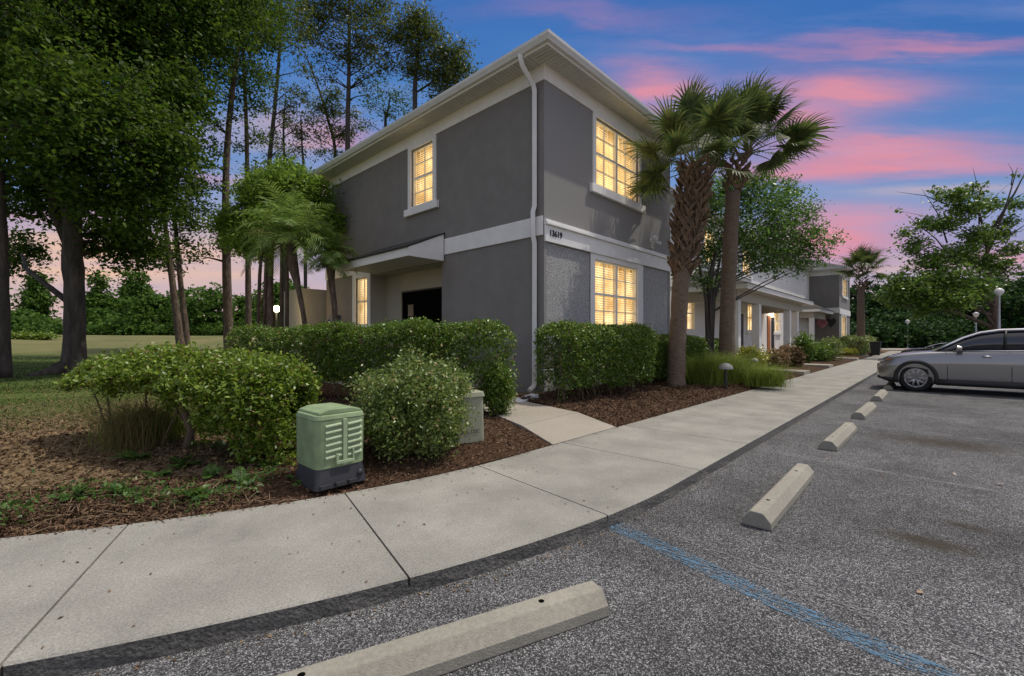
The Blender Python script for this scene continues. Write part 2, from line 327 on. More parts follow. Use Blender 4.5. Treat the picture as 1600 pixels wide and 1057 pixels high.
def ground_mat():
    m = bpy.data.materials.new('lawn_soil'); m.use_nodes = True; nt = m.node_tree; b = nt.nodes['Principled BSDF']; N = nt.nodes.new; K = nt.links.new
    g = N('ShaderNodeTexCoord').outputs['Object']
    def noise(s, d=6):
        n = N('ShaderNodeTexNoise'); n.inputs['Scale'].default_value = s; n.inputs['Detail'].default_value = d; n.inputs['Roughness'].default_value = .65; K(g, n.inputs['Vector']); return n.outputs['Fac']
    def mr(x, a, c, o0=0, o1=1):
        k = N('ShaderNodeMapRange'); k.inputs[1].default_value = a; k.inputs[2].default_value = c; k.inputs[3].default_value = o0; k.inputs[4].default_value = o1; K(x, k.inputs[0]); return k.outputs[0]
    def mix(f, a, c):
        x = N('ShaderNodeMix'); x.data_type = 'RGBA'
        K(f, x.inputs[0])
        for s, v in ((x.inputs[6], a), (x.inputs[7], c)):
            if isinstance(v, tuple): s.default_value = (*v, 1)
            else: K(v, s)
        return x.outputs[2]
    fine = mr(noise(30, 8), .3, .7); grass = mix(fine, (.045, .075, .016), (.11, .14, .035)); dry = mix(fine, (.09, .065, .035), (.25, .18, .11))
    fair = mix(mr(noise(.25, 5), .35, .65), (.10, .12, .045), (.19, .17, .075))
    sep = N('ShaderNodeSeparateXYZ'); K(g, sep.inputs[0])
    yy = N('ShaderNodeMath'); yy.operation = 'MULTIPLY_ADD'; K(noise(.5, 5), yy.inputs[0]); yy.inputs[1].default_value = -9; K(sep.outputs[1], yy.inputs[2])
    col = mix(mr(yy.outputs[0], 5.0, 8.5), dry, grass)
    dist = N('ShaderNodeVectorMath'); dist.operation = 'LENGTH'; K(g, dist.inputs[0])
    dn = N('ShaderNodeMath'); dn.operation = 'MULTIPLY_ADD'; K(noise(.08, 4), dn.inputs[0]); dn.inputs[1].default_value = 12; K(dist.outputs['Value'], dn.inputs[2])
    lf = N('ShaderNodeMath'); lf.operation = 'MULTIPLY_ADD'; K(sep.outputs[0], lf.inputs[0]); lf.inputs[1].default_value = -.75; K(sep.outputs[1], lf.inputs[2])
    ff = N('ShaderNodeMath'); ff.operation = 'MULTIPLY'; K(mr(dn.outputs[0], 38, 46), ff.inputs[0]); K(mr(lf.outputs[0], 0, 8), ff.inputs[1])
    col = mix(ff.outputs[0], col, fair)
    K(col, b.inputs['Base Color']); b.inputs['Roughness'].default_value = 1; b.inputs['Specular IOR Level'].default_value = .1
    u = N('ShaderNodeBump'); u.inputs['Strength'].default_value = .8; u.inputs['Distance'].default_value = .03; K(noise(25, 6), u.inputs['Height']); K(u.outputs[0], b.inputs['Normal'])
    return m
M['ground'] = ground_mat()
M['mulchbed'] = mat('mulch_bed', (.03, .018, .011), 1, vs=35, bump=1, bs=60, col2=(.11, .065, .04), bd=.03, spec=.1)
def lit_mat(name, strength, c1, c2):                      # light of the room seen through patterned sheers behind the panes
    m = bpy.data.materials.new(name); m.use_nodes = True; nt = m.node_tree; b = nt.nodes['Principled BSDF']; N = nt.nodes.new; K = nt.links.new
    g = N('ShaderNodeTexCoord').outputs['Object']
    n = N('ShaderNodeTexNoise'); n.inputs['Scale'].default_value = 22; n.inputs['Detail'].default_value = 5; n.inputs['Roughness'].default_value = .7; K(g, n.inputs['Vector'])
    n2 = N('ShaderNodeTexNoise'); n2.inputs['Scale'].default_value = 2.2; n2.inputs['Detail'].default_value = 2; K(g, n2.inputs['Vector'])
    mu = N('ShaderNodeMath'); mu.operation = 'MULTIPLY_ADD'; K(n2.outputs['Fac'], mu.inputs[0]); mu.inputs[1].default_value = 1.7; K(n.outputs['Fac'], mu.inputs[2])
    k = N('ShaderNodeMapRange'); k.inputs[1].default_value = 1.05; k.inputs[2].default_value = 1.6; K(mu.outputs[0], k.inputs[0])
    x = N('ShaderNodeMix'); x.data_type = 'RGBA'; K(k.outputs[0], x.inputs[0]); x.inputs[6].default_value = (*c1, 1); x.inputs[7].default_value = (*c2, 1)
    b.inputs['Base Color'].default_value = (.6, .5, .35, 1); K(x.outputs[2], b.inputs['Emission Color']); b.inputs['Emission Strength'].default_value = strength
    return m
M['lit'] = lit_mat('lit_room', 1.0, (.30, .14, .03), (.72, .42, .13))
M['slat'] = lit_mat('lit_blind_slats', 1.0, (.70, .44, .15), (1.65, 1.32, .74))
M['litglass'] = bpy.data.materials.new('clear_pane'); M['litglass'].use_nodes = True
_nt = M['litglass'].node_tree; _b = _nt.nodes['Principled BSDF']; _b.inputs['Base Color'].default_value = (.02, .02, .02, 1); _b.inputs['Roughness'].default_value = .03; _b.inputs['Alpha'].default_value = .12

def lettering(name, txt, size, ext, mat_, parent, loc, rot=(R(90), 0, 0), off=0.0):
    cu = bpy.data.curves.new(name, 'FONT'); cu.body = txt; cu.size = size; cu.extrude = ext; cu.offset = off
    t_ = bpy.data.objects.new(name, cu); COL.objects.link(t_); bpy.context.view_layer.update()
    me = bpy.data.meshes.new_from_object(t_.evaluated_get(bpy.context.evaluated_depsgraph_get())); bpy.data.objects.remove(t_); me.materials.clear()
    o = link(name, me, mat_, parent); o.location = loc; o.rotation_euler = rot; return o
# ------------------------------------------------------------------ ground, parking lot, sidewalk
def cur(x): return 1.77 + (.062 * (4 - x) ** 2 if x < 4 else 0)          # kerb line
def inn(x): return 3.53 + (.075 * (3.6 - x) ** 2 if x < 3.6 else 0)      # inner edge of the sidewalk
LOT = (-9, 64, -26)
def hgt(x, y):
    if LOT[0] < x < LOT[1] and LOT[2] < y < cur(x) + .6: return -.10
    d = math.hypot(x, y); z = .065 if y < inn(x) + .3 else .085
    if x < 62 and y > inn(x): z += .11 * min(1, max(0, (y - inn(x)) / 3))
    k = min(1, max(0, (y - .75 * x) / 10)); t = min(1, max(0, (d - 22) / 45)); t = t * t * (3 - 2 * t)
    z += t * 1.55 * k + .05 * math.sin(x * .35 + 1) * math.cos(y * .3) * min(1, max(0, (d - 7) / 20)) * k
    return z
m = MB(); xs = sorted(set([round(-9 + .5 * i, 3) for i in range(40)] + [11 + 1.5 * i for i in range(40)] + [-9 - 3 * i for i in range(1, 20)] + [-66 - 20 * i for i in range(1, 20)] + [70 + 12 * i for i in range(40)]))
ys = sorted(set([round(1 + .35 * i, 3) for i in range(40)] + [15 + 2 * i for i in range(35)] + [84 + 15 * i for i in range(35)] + [-26.01, -26.5, -10] + [-30 - 12 * i for i in range(30)]))
vs = [(x, y, hgt(x, y)) for y in ys for x in xs]; nx = len(xs)
m.add(vs, [(j * nx + i, j * nx + i + 1, (j + 1) * nx + i + 1, (j + 1) * nx + i) for j in range(len(ys) - 1) for i in range(nx - 1)], True)
ground = tag(m.build('ground', M['ground'], recalc=False), kind='structure')
m = MB(); X = [-9 + .25 * i for i in range(60)] + [6 + 4 * i for i in range(1, 15)] + [64]
m.add([(x, LOT[2], 0) for x in X] + [(x, cur(x) + .06, 0) for x in X], [(i, i + 1, len(X) + i + 1, len(X) + i) for i in range(len(X) - 1)])
tag(m.build('parking_lot', M['asphalt'], recalc=False), kind='structure')
# sidewalk slabs with real joints, monolithic kerb face below
js = [-8.2, -6.4, -4.9, -3.3, -1.75, -.1, 1.45, 3.0, 4.67] + [4.67 + 1.6 * i for i in range(1, 37)]
def skew(x): return .56 if x < 0 else (.4 if x < 2 else (.22 if x < 4 else 0))
m = MB(); cm = MB(); dm = MB(); SW = .098
for a, b in zip(js[:-1], js[1:]):
    n = 8 if b < 8 else 2
    top = []; bot = []
    for i in range(n + 1):
        t = i / n; x = a + .006 + (b - a - .012) * t; sk = skew(a) * (1 - t) + skew(b) * t
        top.append((x, cur(x))); bot.append((x + sk, inn(x + sk)))
    va = []
    for (x, y), (x2, y2) in zip(top, bot): va += [(x, y + .012, SW), (x2, y2, SW), (x, y, SW - .008), (x, y - .004, SW - .05), (x2, y2 + .002, SW - .06)]
    fs = []
    for i in range(n):
        o = 5 * i; q = o + 5
        fs += [(o, q, q + 1, o + 1), (o + 2, q + 2, q, o), (o + 3, q + 3, q + 2, o + 2), (o + 1, q + 1, q + 4, o + 4)]
    fs += [(0, 1, 4, 3), (5 * n, 5 * n + 3, 5 * n + 4, 5 * n + 1)]
    m.add(va, fs)
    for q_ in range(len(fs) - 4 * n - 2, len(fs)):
        if fs[q_][0] % 5 == 3 and q_ < len(fs): m.mi[len(m.f) - len(fs) + q_] = 1  # slab front faces take the same shade-darkened colour
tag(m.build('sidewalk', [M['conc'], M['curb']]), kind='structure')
X = [-8.2 + .2 * i for i in range(70)] + [5.8 + 3 * i for i in range(1, 19)]
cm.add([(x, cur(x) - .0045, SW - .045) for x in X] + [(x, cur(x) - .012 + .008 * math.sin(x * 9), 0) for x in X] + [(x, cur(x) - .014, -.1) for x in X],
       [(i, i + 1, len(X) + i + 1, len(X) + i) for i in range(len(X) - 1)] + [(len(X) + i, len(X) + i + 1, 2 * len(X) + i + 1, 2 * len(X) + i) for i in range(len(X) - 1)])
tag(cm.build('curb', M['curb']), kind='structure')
dm.add([(x, cur(x) + .02, SW - .02) for x in X] + [(x, inn(x) - .02, SW - .02) for x in X], [(i, i + 1, len(X) + i + 1, len(X) + i) for i in range(len(X) - 1)])
tag(dm.build('joint_filler', M['joint'], recalc=False), kind='structure')
# walkway to the entry
m = MB(); wl = [(4.5, 3.54), (4.75, 4.3), (5.12, 5.2), (5.3, 6.3), (5.3, 12.5)]; wr = [(6.05, 3.54), (6.25, 4.4), (6.5, 5.4), (6.75, 6.4), (6.75, 12.5)]
def walk(m, wl, wr, z):
    for i in range(len(wl) - 1):
        g_ = .006
        a, b, c, d = Vector((*wl[i], z)), Vector((*wr[i], z)), Vector((*wr[i + 1], z)), Vector((*wl[i + 1], z))
        u = (d - a).normalized() * g_
        a, b, c, d = a + u, b + u, c - u, d - u
        m.add([a, b, c, d, a - Vector((0, 0, .15)), b - Vector((0, 0, .15)), c - Vector((0, 0, .15)), d - Vector((0, 0, .15))], [(0, 1, 2, 3), (0, 4, 5, 1), (1, 5, 6, 2), (2, 6, 7, 3), (3, 7, 4, 0)])
walk(m, wl, wr, .205)
m.v[0].z = m.v[1].z = .10
tag(m.build('walkway', M['walkc']), kind='structure')
m = MB()
for x in (19.3, 24.6, 34.2, 41): m.box(x, x + 1.1, 3.55, 8.4, .05, .215)
tag(m.build('entry_paths', M['walkc']), kind='structure')
# mulch beds: the sheet, and loose chips on top
def inpoly(x, y, poly):
    c = False; n = len(poly)
    for i in range(n):
        x1, y1 = poly[i]; x2, y2 = poly[i - 1]
        if (y1 > y) != (y2 > y) and x < (x2 - x1) * (y - y1) / (y2 - y1) + x1: c = not c
    return c
bed1 = [(1.3, 3.88), (1.9, 3.75), (2.9, 3.60), (4.52, 3.54), (4.75, 4.3), (5.12, 5.2), (5.3, 6.3), (5.3, 13), (3.0, 13), (2.2, 8), (1.4, 5.6)]
bed2 = [(6.05, 3.54), (12.6, 3.54), (19.2, 3.54), (19.2, 8.6), (14.2, 8.6), (14.2, 6.3), (7.8, 6.3), (6.75, 6.4), (6.5, 5.4), (6.25, 4.4)]
bed3 = [(20.5, 3.54), (58, 3.54), (58, 6.3), (20.5, 6.3)]
def bed(name, poly, step):
    m = MB(); x0, x1 = min(p[0] for p in poly), max(p[0] for p in poly); y0, y1 = min(p[1] for p in poly), max(p[1] for p in poly)
    bm = bmesh.new(); f = bm.faces.new([bm.verts.new((p[0], p[1], 0)) for p in poly]); 
    for ax, lo, hi in ((0, x0, x1), (1, y0, y1)):
        k = lo + step
        while k < hi:
            nrm = (1, 0, 0) if ax == 0 else (0, 1, 0); co = (k, 0, 0) if ax == 0 else (0, k, 0)
            bmesh.ops.bisect_plane(bm, geom=bm.verts[:] + bm.edges[:] + bm.faces[:], plane_co=co, plane_no=nrm); k += step
    for v in bm.verts:
        e = min(1, max(0, (v.co.y - inn(v.co.x)) / .35)); v.co.z = hgt(v.co.x, v.co.y) + .02 + e * (.02 + .035 * (.5 + .5 * math.sin(v.co.x * 5 + math.sin(v.co.y * 7))))
    bm.normal_update()
    if f and bm.faces[:] and bm.faces[0].normal.z < 0 if bm.faces.ensure_lookup_table() is None else False: bmesh.ops.reverse_faces(bm, faces=bm.faces[:])
    me = bpy.data.meshes.new(name); bm.to_mesh(me); bm.free(); o = link(name, me, M['mulchbed']); tag(o, kind='structure'); return o
for i, (pl, st_) in enumerate(((bed1, .22), (bed2, .3), (bed3, 1.0))): bed('mulch_bed', pl, st_)
def bedz(x, y):
    e = min(1, max(0, (y - inn(x)) / .35)); return hgt(x, y) + .025 + e * (.02 + .035 * (.5 + .5 * math.sin(x * 5 + math.sin(y * 7))))
def scatter(poly, n, size, asp, matn, name, zf, up=1.0, dens=None, lift=.006, tilt=None):
    x0, x1 = min(p[0] for p in poly), max(p[0] for p in poly); y0, y1 = min(p[1] for p in poly), max(p[1] for p in poly); C = []
    k = 0
    while len(C) < n and k < n * 12:
        k += 1; x, y = random.uniform(x0, x1), random.uniform(y0, y1)
        if inpoly(x, y, poly) and (dens is None or random.random() < dens(x, y)): C.append((x, y, zf(x, y) + lift + random.random() * lift * 2))
    C = np.array(C); return quads(name, leafquads(C, size, size * asp, up, .5), matn)
tag(scatter(bed1, 26000, .035, .4, L['mulch'], 'mulch_chips', bedz, .8), 'reddish brown bark chips around the bushes and green cabinet', 'mulch', kind='stuff')
tag(scatter([p for p in [(6.05, 3.54), (13, 3.54), (13, 6.3), (6.75, 6.4), (6.5, 5.4), (6.25, 4.4)]], 26000, .045, .4, L['mulch'], 'mulch_chips', bedz, .8), 'reddish brown bark chips under the palms by the corner', 'mulch', kind='stuff')
tag(scatter([(13, 3.5), (19.2, 3.5), (19.2, 6.3), (13, 6.3)], 5000, .07, .5, L['mulch'], 'mulch_chips', bedz, .8), 'bark chips beneath the ornamental grasses', 'mulch', kind='stuff')
# dry litter and grass on the left lawn
lawnpoly = [(-3.5, 6.5), (-.17, 4.62), (1.2, 3.96), (1.5, 5.5), (2.3, 8), (3.1, 13), (3.1, 17), (-6, 17), (-6, 9)]
tag(scatter(lawnpoly, 30000, .05, .45, L['litter'], 'leaf_litter', hgt, .8, lambda x, y: max(.08, min(1, (11.5 - y) / 4))), 'dry brown leaf litter over the bare lawn beside the sidewalk', 'leaf litter', kind='stuff')
def blades(name, bases, h, wd, matn, lean=.35, label=None, cat=None, kind='stuff', parent=None, origin=(0, 0, 0), curve=.5):
    B = np.array(bases); n = len(B); hh = h * rng.uniform(.5, 1.15, (n, 1)); ang = rng.uniform(0, 2 * np.pi, n)
    d = np.stack([np.cos(ang), np.sin(ang), np.zeros(n)], 1) * (lean * rng.uniform(.1, 1.3, (n, 1))); up = np.array([0, 0, 1.0])
    a2 = ang + rng.normal(0, .8, n) + np.pi / 2; s = np.stack([np.cos(a2), np.sin(a2), np.zeros(n)], 1) * wd * .5
    p0, p1 = B, B + (up + d * .6) * hh * .55; p2 = B + (up * (1 - curve * lean * .5) + d * 1.5) * hh
    q1 = np.stack([p0 - s, p0 + s, p1 + s * .8, p1 - s * .8], 1); q2 = np.stack([p1 - s * .8, p1 + s * .8, p2 + s * .12, p2 - s * .12], 1)
    V = np.stack([q1, q2], 1).reshape(-1, 4, 3); o = quads(name, V, matn, parent, origin)
    if label: tag(o, label, cat, kind=kind)
    return o
pts = []
while len(pts) < 26000:
    x, y = random.uniform(-5, 3.3), random.uniform(6, 17)
    if inpoly(x, y, lawnpoly) and (math.sin(x * 1.3 + 2 * math.sin(y * .8)) + math.sin(y * 2.1 + x) > (.6 if y < 9.5 else -1.2)): pts.append((x, y, hgt(x, y) - .005))
blades('lawn_grass', pts, .055, .008, L['lawn'], 1.0, 'short green lawn grass in patches left of the hedge', 'grass')
pts = [(x := random.uniform(-12, 8), y := random.uniform(16, 34), hgt(x, y) - .01) for _ in range(30000)]
pts = [p for p in pts if p[0] < 6.5]
blades('lawn_grass', pts, .08, .022, L['lawn'], 1.0, 'lawn grass around the big tree trunks', 'grass')

# parking lines
def stripe(name, pl, wd, matn, z=.004):
    m = MB(); vs = []
    for i, (x, y) in enumerate(pl):
        a, b = pl[max(i - 1, 0)], pl[min(i + 1, len(pl) - 1)]; t = Vector((b[0] - a[0], b[1] - a[1], 0)).normalized(); n_ = Vector((-t.y, t.x, 0)) * wd / 2
        vs += [Vector((x, y, z)) + n_, Vector((x, y, z)) - n_]
    m.add(vs, [(2 * i, 2 * i + 1, 2 * i + 3, 2 * i + 2) for i in range(len(pl) - 1)]); o = m.build(name, matn, recalc=False); return tag(o, kind='structure')
stripe('blue_parking_line', [(3.07, 1.84), (2.95, 1.25), (2.80, .68), (2.72, .3), (2.66, -.1), (2.6, -1.5), (2.6, -3.2)], .155, M['bluep'])
for x in (6.35, 9.45, 12.6, 15.7, 18.9, 22, 25.2, 28.4, 31.6): stripe('white_parking_line', [(x + .1, 1.7), (x - .1, 0), (x - .2, -3.3)], .11, M['whitep'])
stripe('white_parking_line', [(3.27, 1.5), (3.12, .9), (2.98, .2), (2.9, -3.2)], .12, M['ghost'], .006)

# ------------------------------------------------------------------ parking stops
def stop_mb(L_=1.8):
    m = MB(); pr = [(-.105, 0), (.105, 0), (.10, .055), (.045, .12), (-.045, .12), (-.10, .055)]
    m.prism(pr, 0, -L_ / 2, L_ / 2); return m
sp = stop_mb().build('parking_stop', M['stop'], bevel=.008)
holes = []
for hx in (-.55, .55):
    h_ = MB().lathe((hx, 0, .1205), [(.0005, .0012), (.014, .0012), (.016, 0)], 10).build('bolt_hole', M['dark'], sp)
    holes.append(h_)
tag(sp, 'concrete parking stop nearest the camera, angled towards the kerb bend', 'parking stop', 'concrete parking stops')
sp.location = (1.237, 1.64, 0); sp.rotation_euler.z = R(-19.6)
for x0, lab in ((3.78, 'whole concrete parking stop just beyond the blue line'), (7.02, 'concrete parking stop between the first two white lines'), (10.1, 'small concrete parking stop in the middle of the receding row'),
                (13.25, 'concrete parking stop just in front of the grey car tyre'), (16.4, 'concrete parking stop hidden beneath the grey car'), ):
    c = sp.copy(); COL.objects.link(c); c.location = (x0 + .9, 1.02, 0); c.rotation_euler.z = R(random.uniform(-1, 1)); c['label'] = lab
    for h_ in holes:
        k = h_.copy(); COL.objects.link(k); k.parent = c

# fallen leaves: few and countable in places, read as scatter
pts = [(random.uniform(.5, 7), random.uniform(-1.5, 1.9)) for _ in range(24)]
C = np.array([(x, y, .008 + random.random() * .008) for x, y in pts]); tag(quads('fallen_leaves', leafquads(C, .05, .032, 3, .5), L['brown']), 'brown leaves blown over the asphalt', 'leaves', kind='stuff')
pts = []
while len(pts) < 800:
    x = random.uniform(-1.5, 12); e = abs(random.gauss(0, .25 if random.random() < .10 else .035))
    pts.append((x, min(inn(x) - e, inn(x) - .01)) if random.random() < .75 else (x, cur(x) + random.uniform(.05, 1.6)))
C = np.array([(x, y, SW + .006) for x, y in pts if y > cur(x) + .03]); tag(quads('fallen_leaves', leafquads(C, .021, .010, 3, .6), L['mulch']), 'leaf bits and chips on the sidewalk', 'leaves', kind='stuff')
pts = [(x := random.uniform(-1, 14), cur(x) - .03 - abs(random.gauss(0, .05))) for _ in range(520)]
C = np.array([(x, y, .006) for x, y in pts]); tag(quads('gutter_debris', leafquads(C, .018, .010, 2, .6), L['litter']), 'crumbs of dirt and leaves along the foot of the kerb', 'debris', kind='stuff')

# ------------------------------------------------------------------ the townhouses
class Fac:
    """a facade plane: kind 'f' faces -y with u = x; kind 's' faces -x with u = y"""
    def __init__(s, kind, at): s.k = kind; s.at = at
    def pt(s, u, z, o): return (u, s.at - o, z) if s.k == 'f' else (s.at - o, u, z)
    def box(s, m, u0, u1, z0, z1, o0, o1):
        a, b = s.pt(u0, z0, o0), s.pt(u1, z1, o1); m.box(a[0], b[0], a[1], b[1], a[2], b[2])
def wall_holes(m, fc, u0, u1, z0, z1, holes, depth=.14):
    us = sorted(set([u0, u1] + [h[0] for h in holes] + [h[1] for h in holes])); zs = sorted(set([z0, z1] + [h[2] for h in holes] + [h[3] for h in holes]))
    for a, b in zip(us[:-1], us[1:]):
        for c, d in zip(zs[:-1], zs[1:]):
            if any(h[0] <= a and b <= h[1] and h[2] <= c and d <= h[3] for h in holes): continue
            m.add([fc.pt(a, c, 0), fc.pt(b, c, 0), fc.pt(b, d, 0), fc.pt(a, d, 0)], [(0, 1, 2, 3)])
    for h in holes:
        if len(h) > 4: continue
        a, b, c, d = h[:4]
        for q in (((a, c), (a, d)), ((b, c), (b, d)), ((a, c), (b, c)), ((a, d), (b, d))):
            (p1, p2), (p3, p4) = q; m.add([fc.pt(p1, p2, 0), fc.pt(p3, p4, 0), fc.pt(p3, p4, -depth), fc.pt(p1, p2, -depth)], [(0, 1, 2, 3)])
def window(parent, org, fc, u0, u1, z0, z1, leaves_=2, rows=4, rail=2, sill=True, label=None, lit=True, vm=0, trim=None, dep=.14):
    m = MB(org); fw = .045
    fc.box(m, u0, u0 + fw, z0, z1, -dep, -.05); fc.box(m, u1 - fw, u1, z0, z1, -dep, -.05)
    fc.box(m, u0 + fw, u1 - fw, z0, z0 + fw, -dep, -.05); fc.box(m, u0 + fw, u1 - fw, z1 - fw, z1, -dep, -.05)
    wl_ = (u1 - u0 - 2 * fw) / leaves_
    for i in range(1, leaves_): fc.box(m, u0 + fw + wl_ * i - .045, u0 + fw + wl_ * i + .045, z0 + fw, z1 - fw, -dep + .002, -.045)
    hz = (z1 - z0) / rows
    for i in range(leaves_):
        a = u0 + fw + wl_ * i + (.045 if i else 0); b = u0 + fw + wl_ * (i + 1) - (.045 if i < leaves_ - 1 else 0)
        for r in range(1, rows):
            t = .03 if r == rail else .011
            fc.box(m, a, b, z0 + hz * r - t, z0 + hz * r + t, -dep + .01, -.06 if r == rail else -.078)
        for k in range(1, vm + 1): fc.box(m, a + (b - a) * k / (vm + 1) - .009, a + (b - a) * k / (vm + 1) + .009, z0 + fw, z1 - fw, -dep + .012, -.08)
    wd = m.build('window', M['sash'], parent)
    g = MB(org); fc.box(g, u0 + fw, u1 - fw, z0 + fw, z1 - fw, -.105, -.100); g.build('pane', M['litglass'], wd)
    bm_ = MB(org); zz = z0 + fw
    while zz < z1 - fw - .05:
        bm_.add([fc.pt(u0 + fw, zz, -.165), fc.pt(u1 - fw, zz, -.165), fc.pt(u1 - fw, zz + .036, -.19), fc.pt(u0 + fw, zz + .036, -.19)], [(0, 1, 2, 3)]); zz += .062
    n_ = max(2, int((u1 - u0) / .19)); 
    for q in range(n_ + 1):
        k = u0 + .03 + (u1 - u0 - .06) * q / n_; t_ = .016 if q % 3 == 0 else .006; fc.box(bm_, k - t_, k + t_, z0, z1, -.163, -.158)
    bl = bm_.build('blind', M['slat'], wd)
    b2 = MB(org); b2.add([fc.pt(u0 - .2, z0 - .2, -.30), fc.pt(u1 + .2, z0 - .2, -.30), fc.pt(u1 + .2, z1 + .2, -.30), fc.pt(u0 - .2, z1 + .2, -.30)], [(0, 1, 2, 3)])
    b2.build('curtain', M['lit'], wd)
    if sill:
        s_ = MB(org); fc.box(s_, u0 - .27, u1 + .27, z0 - .26, z0 - .055, .002, .10); s_.build('sill', M['trimw'], wd, bevel=.01)
    if trim:
        t_ = MB(org); tw = trim[0]; zt = trim[1]
        fc.box(t_, u0 - tw, u0, z0 - .055, zt, .001, .035); fc.box(t_, u1, u1 + tw, z0 - .055, zt, .001, .035)
        if zt > z1 + .01: fc.box(t_, u0, u1, z1, zt, .001, .035)
        fc.box(t_, u0, u1, z0 - .055, z0, .001, .035)
        t_.build('trim', M['trimw'], wd)
    if label: wd['label'] = label
    return wd
WT = 7.52          # wall top
CX, CY = 7.74, 6.34
def hiproof(m, x0, x1, y0, y1, z, pitch=.42):
    h = min(x1 - x0, y1 - y0) / 2; zr = z + h * pitch
    if (x1 - x0) < (y1 - y0): r1, r2 = ((x0 + x1) / 2, y0 + h, zr), ((x0 + x1) / 2, y1 - h, zr)
    else: r1, r2 = (x0 + h, (y0 + y1) / 2, zr), (x1 - h, (y0 + y1) / 2, zr)
    v = [(x0, y0, z), (x1, y0, z), (x1, y1, z), (x0, y1, z), r1, r2]
    if (x1 - x0) < (y1 - y0): f = [(0, 1, 4), (1, 2, 5, 4), (2, 3, 5), (3, 0, 4, 5), (3, 2, 1, 0)]
    else: f = [(0, 1, 5, 4), (1, 2, 5), (2, 3, 4, 5), (3, 0, 4), (3, 2, 1, 0)]
    m.add(v, f)
OV = .47
def gutter_run(m, fc, u0, u1, z=WT + .02, o=OV, mit=(1, 1)):       # ogee gutter: profile extruded along the eave
    pr = [(0, 0), (.07, 0), (.085, .03), (.12, .09), (.125, .15), (.115, .15), (.09, .14), (0, .14)]
    # both ends are mitred outwards from the wall corners u0, u1
    vs = [fc.pt(u0 - (o + p if mit[0] else 0), z + q, o + p) for p, q in pr] + [fc.pt(u1 + (o + p if mit[1] else 0), z + q, o + p) for p, q in pr]; n = len(pr)
    m.add(vs, [(i, (i + 1) % n, n + (i + 1) % n, n + i) for i in range(n)] + [tuple(range(n)), tuple(range(2 * n - 1, n - 1, -1))])
def soffit_mesh(m, x0, x1, y0, y1, ov, z, grooves=True):
    # ring of soffit panels round the walls, ribbed across
    def strip(ax, a0, a1, b0, b1):
        n = max(1, int(abs(a1 - a0) / .1)) if grooves else 1; st_ = (a1 - a0) / n
        for i in range(n):
            p, q = a0 + st_ * i, a0 + st_ * (i + 1) - (.012 if grooves else 0)
            if ax == 0: m.box(p, q, b0, b1, z, z + .02)
            else: m.box(b0, b1, p, q, z, z + .02)
    strip(0, x0 - ov, x1 + ov, y0 - ov, y0); strip(1, y0, y1, x0 - ov, x0)
front, side = Fac('f', CY), Fac('s', CX)
O1 = (CX, CY, .2); BX1, BY1 = CX + 6.48, CY + 10.9
house = empty('townhouse', O1, 'grey two storey stucco townhouse with lit windows and corner downspout, nearest', 'townhouse', 'attached grey townhouses')
UW = (CX + 2.05, CX + 4.32, 5.38, 7.10); LW = (CX + 2.05, CX + 4.32, 1.72, 3.47)
SWN = (CY + 4.05, CY + 5.13, 5.36, 7.07); PW = (CY + 7.72, CY + 8.55, 1.9, 3.54); REC = (CY + 3.66, CY + 7.49, .1, 3.56)
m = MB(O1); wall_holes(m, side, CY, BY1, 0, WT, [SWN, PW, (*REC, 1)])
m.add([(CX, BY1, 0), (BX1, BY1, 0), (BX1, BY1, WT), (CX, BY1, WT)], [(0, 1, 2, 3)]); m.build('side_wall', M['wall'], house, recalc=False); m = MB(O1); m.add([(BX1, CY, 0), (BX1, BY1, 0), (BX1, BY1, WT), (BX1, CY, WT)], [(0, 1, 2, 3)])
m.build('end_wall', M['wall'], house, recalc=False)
m = MB(O1); wall_holes(m, front, CX, BX1, 0, 3.0, [LW]) if False else None
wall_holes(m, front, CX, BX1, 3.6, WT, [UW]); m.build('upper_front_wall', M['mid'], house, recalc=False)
m = MB(O1)
wall_holes(m, front, CX + 1.84, CX + 4.62, 0, 3.6, [LW]); m.build('window_surround_wall', M['trimw'], house, recalc=False)
for a, b in ((CX, CX + 1.84), (CX + 4.62, BX1)):
    m = MB(O1); wall_holes(m, front, a, b, 0, 3.6, [(a + .09, b - .001, .3, 3.6, 1)] if a == CX else [(a + .001, b - .12, .3, 3.6, 1)]); m.build('corner_wall', M['mid'], house, recalc=False)
    a, b = (a + .09, b + .01) if a == CX else (a - .01, b - .12)
    m = MB(O1); m.add([front.pt(a, .3, -.03), front.pt(b, .3, -.03), front.pt(b, 3.6, -.03), front.pt(a, 3.6, -.03)], [(0, 1, 2, 3)]); front.box(m, a - .01, a, .3, 3.6, -.04, -.001); front.box(m, b, b + .01, .3, 3.6, -.04, -.001); m.build('stucco_panel', M['rough'], house, recalc=False)
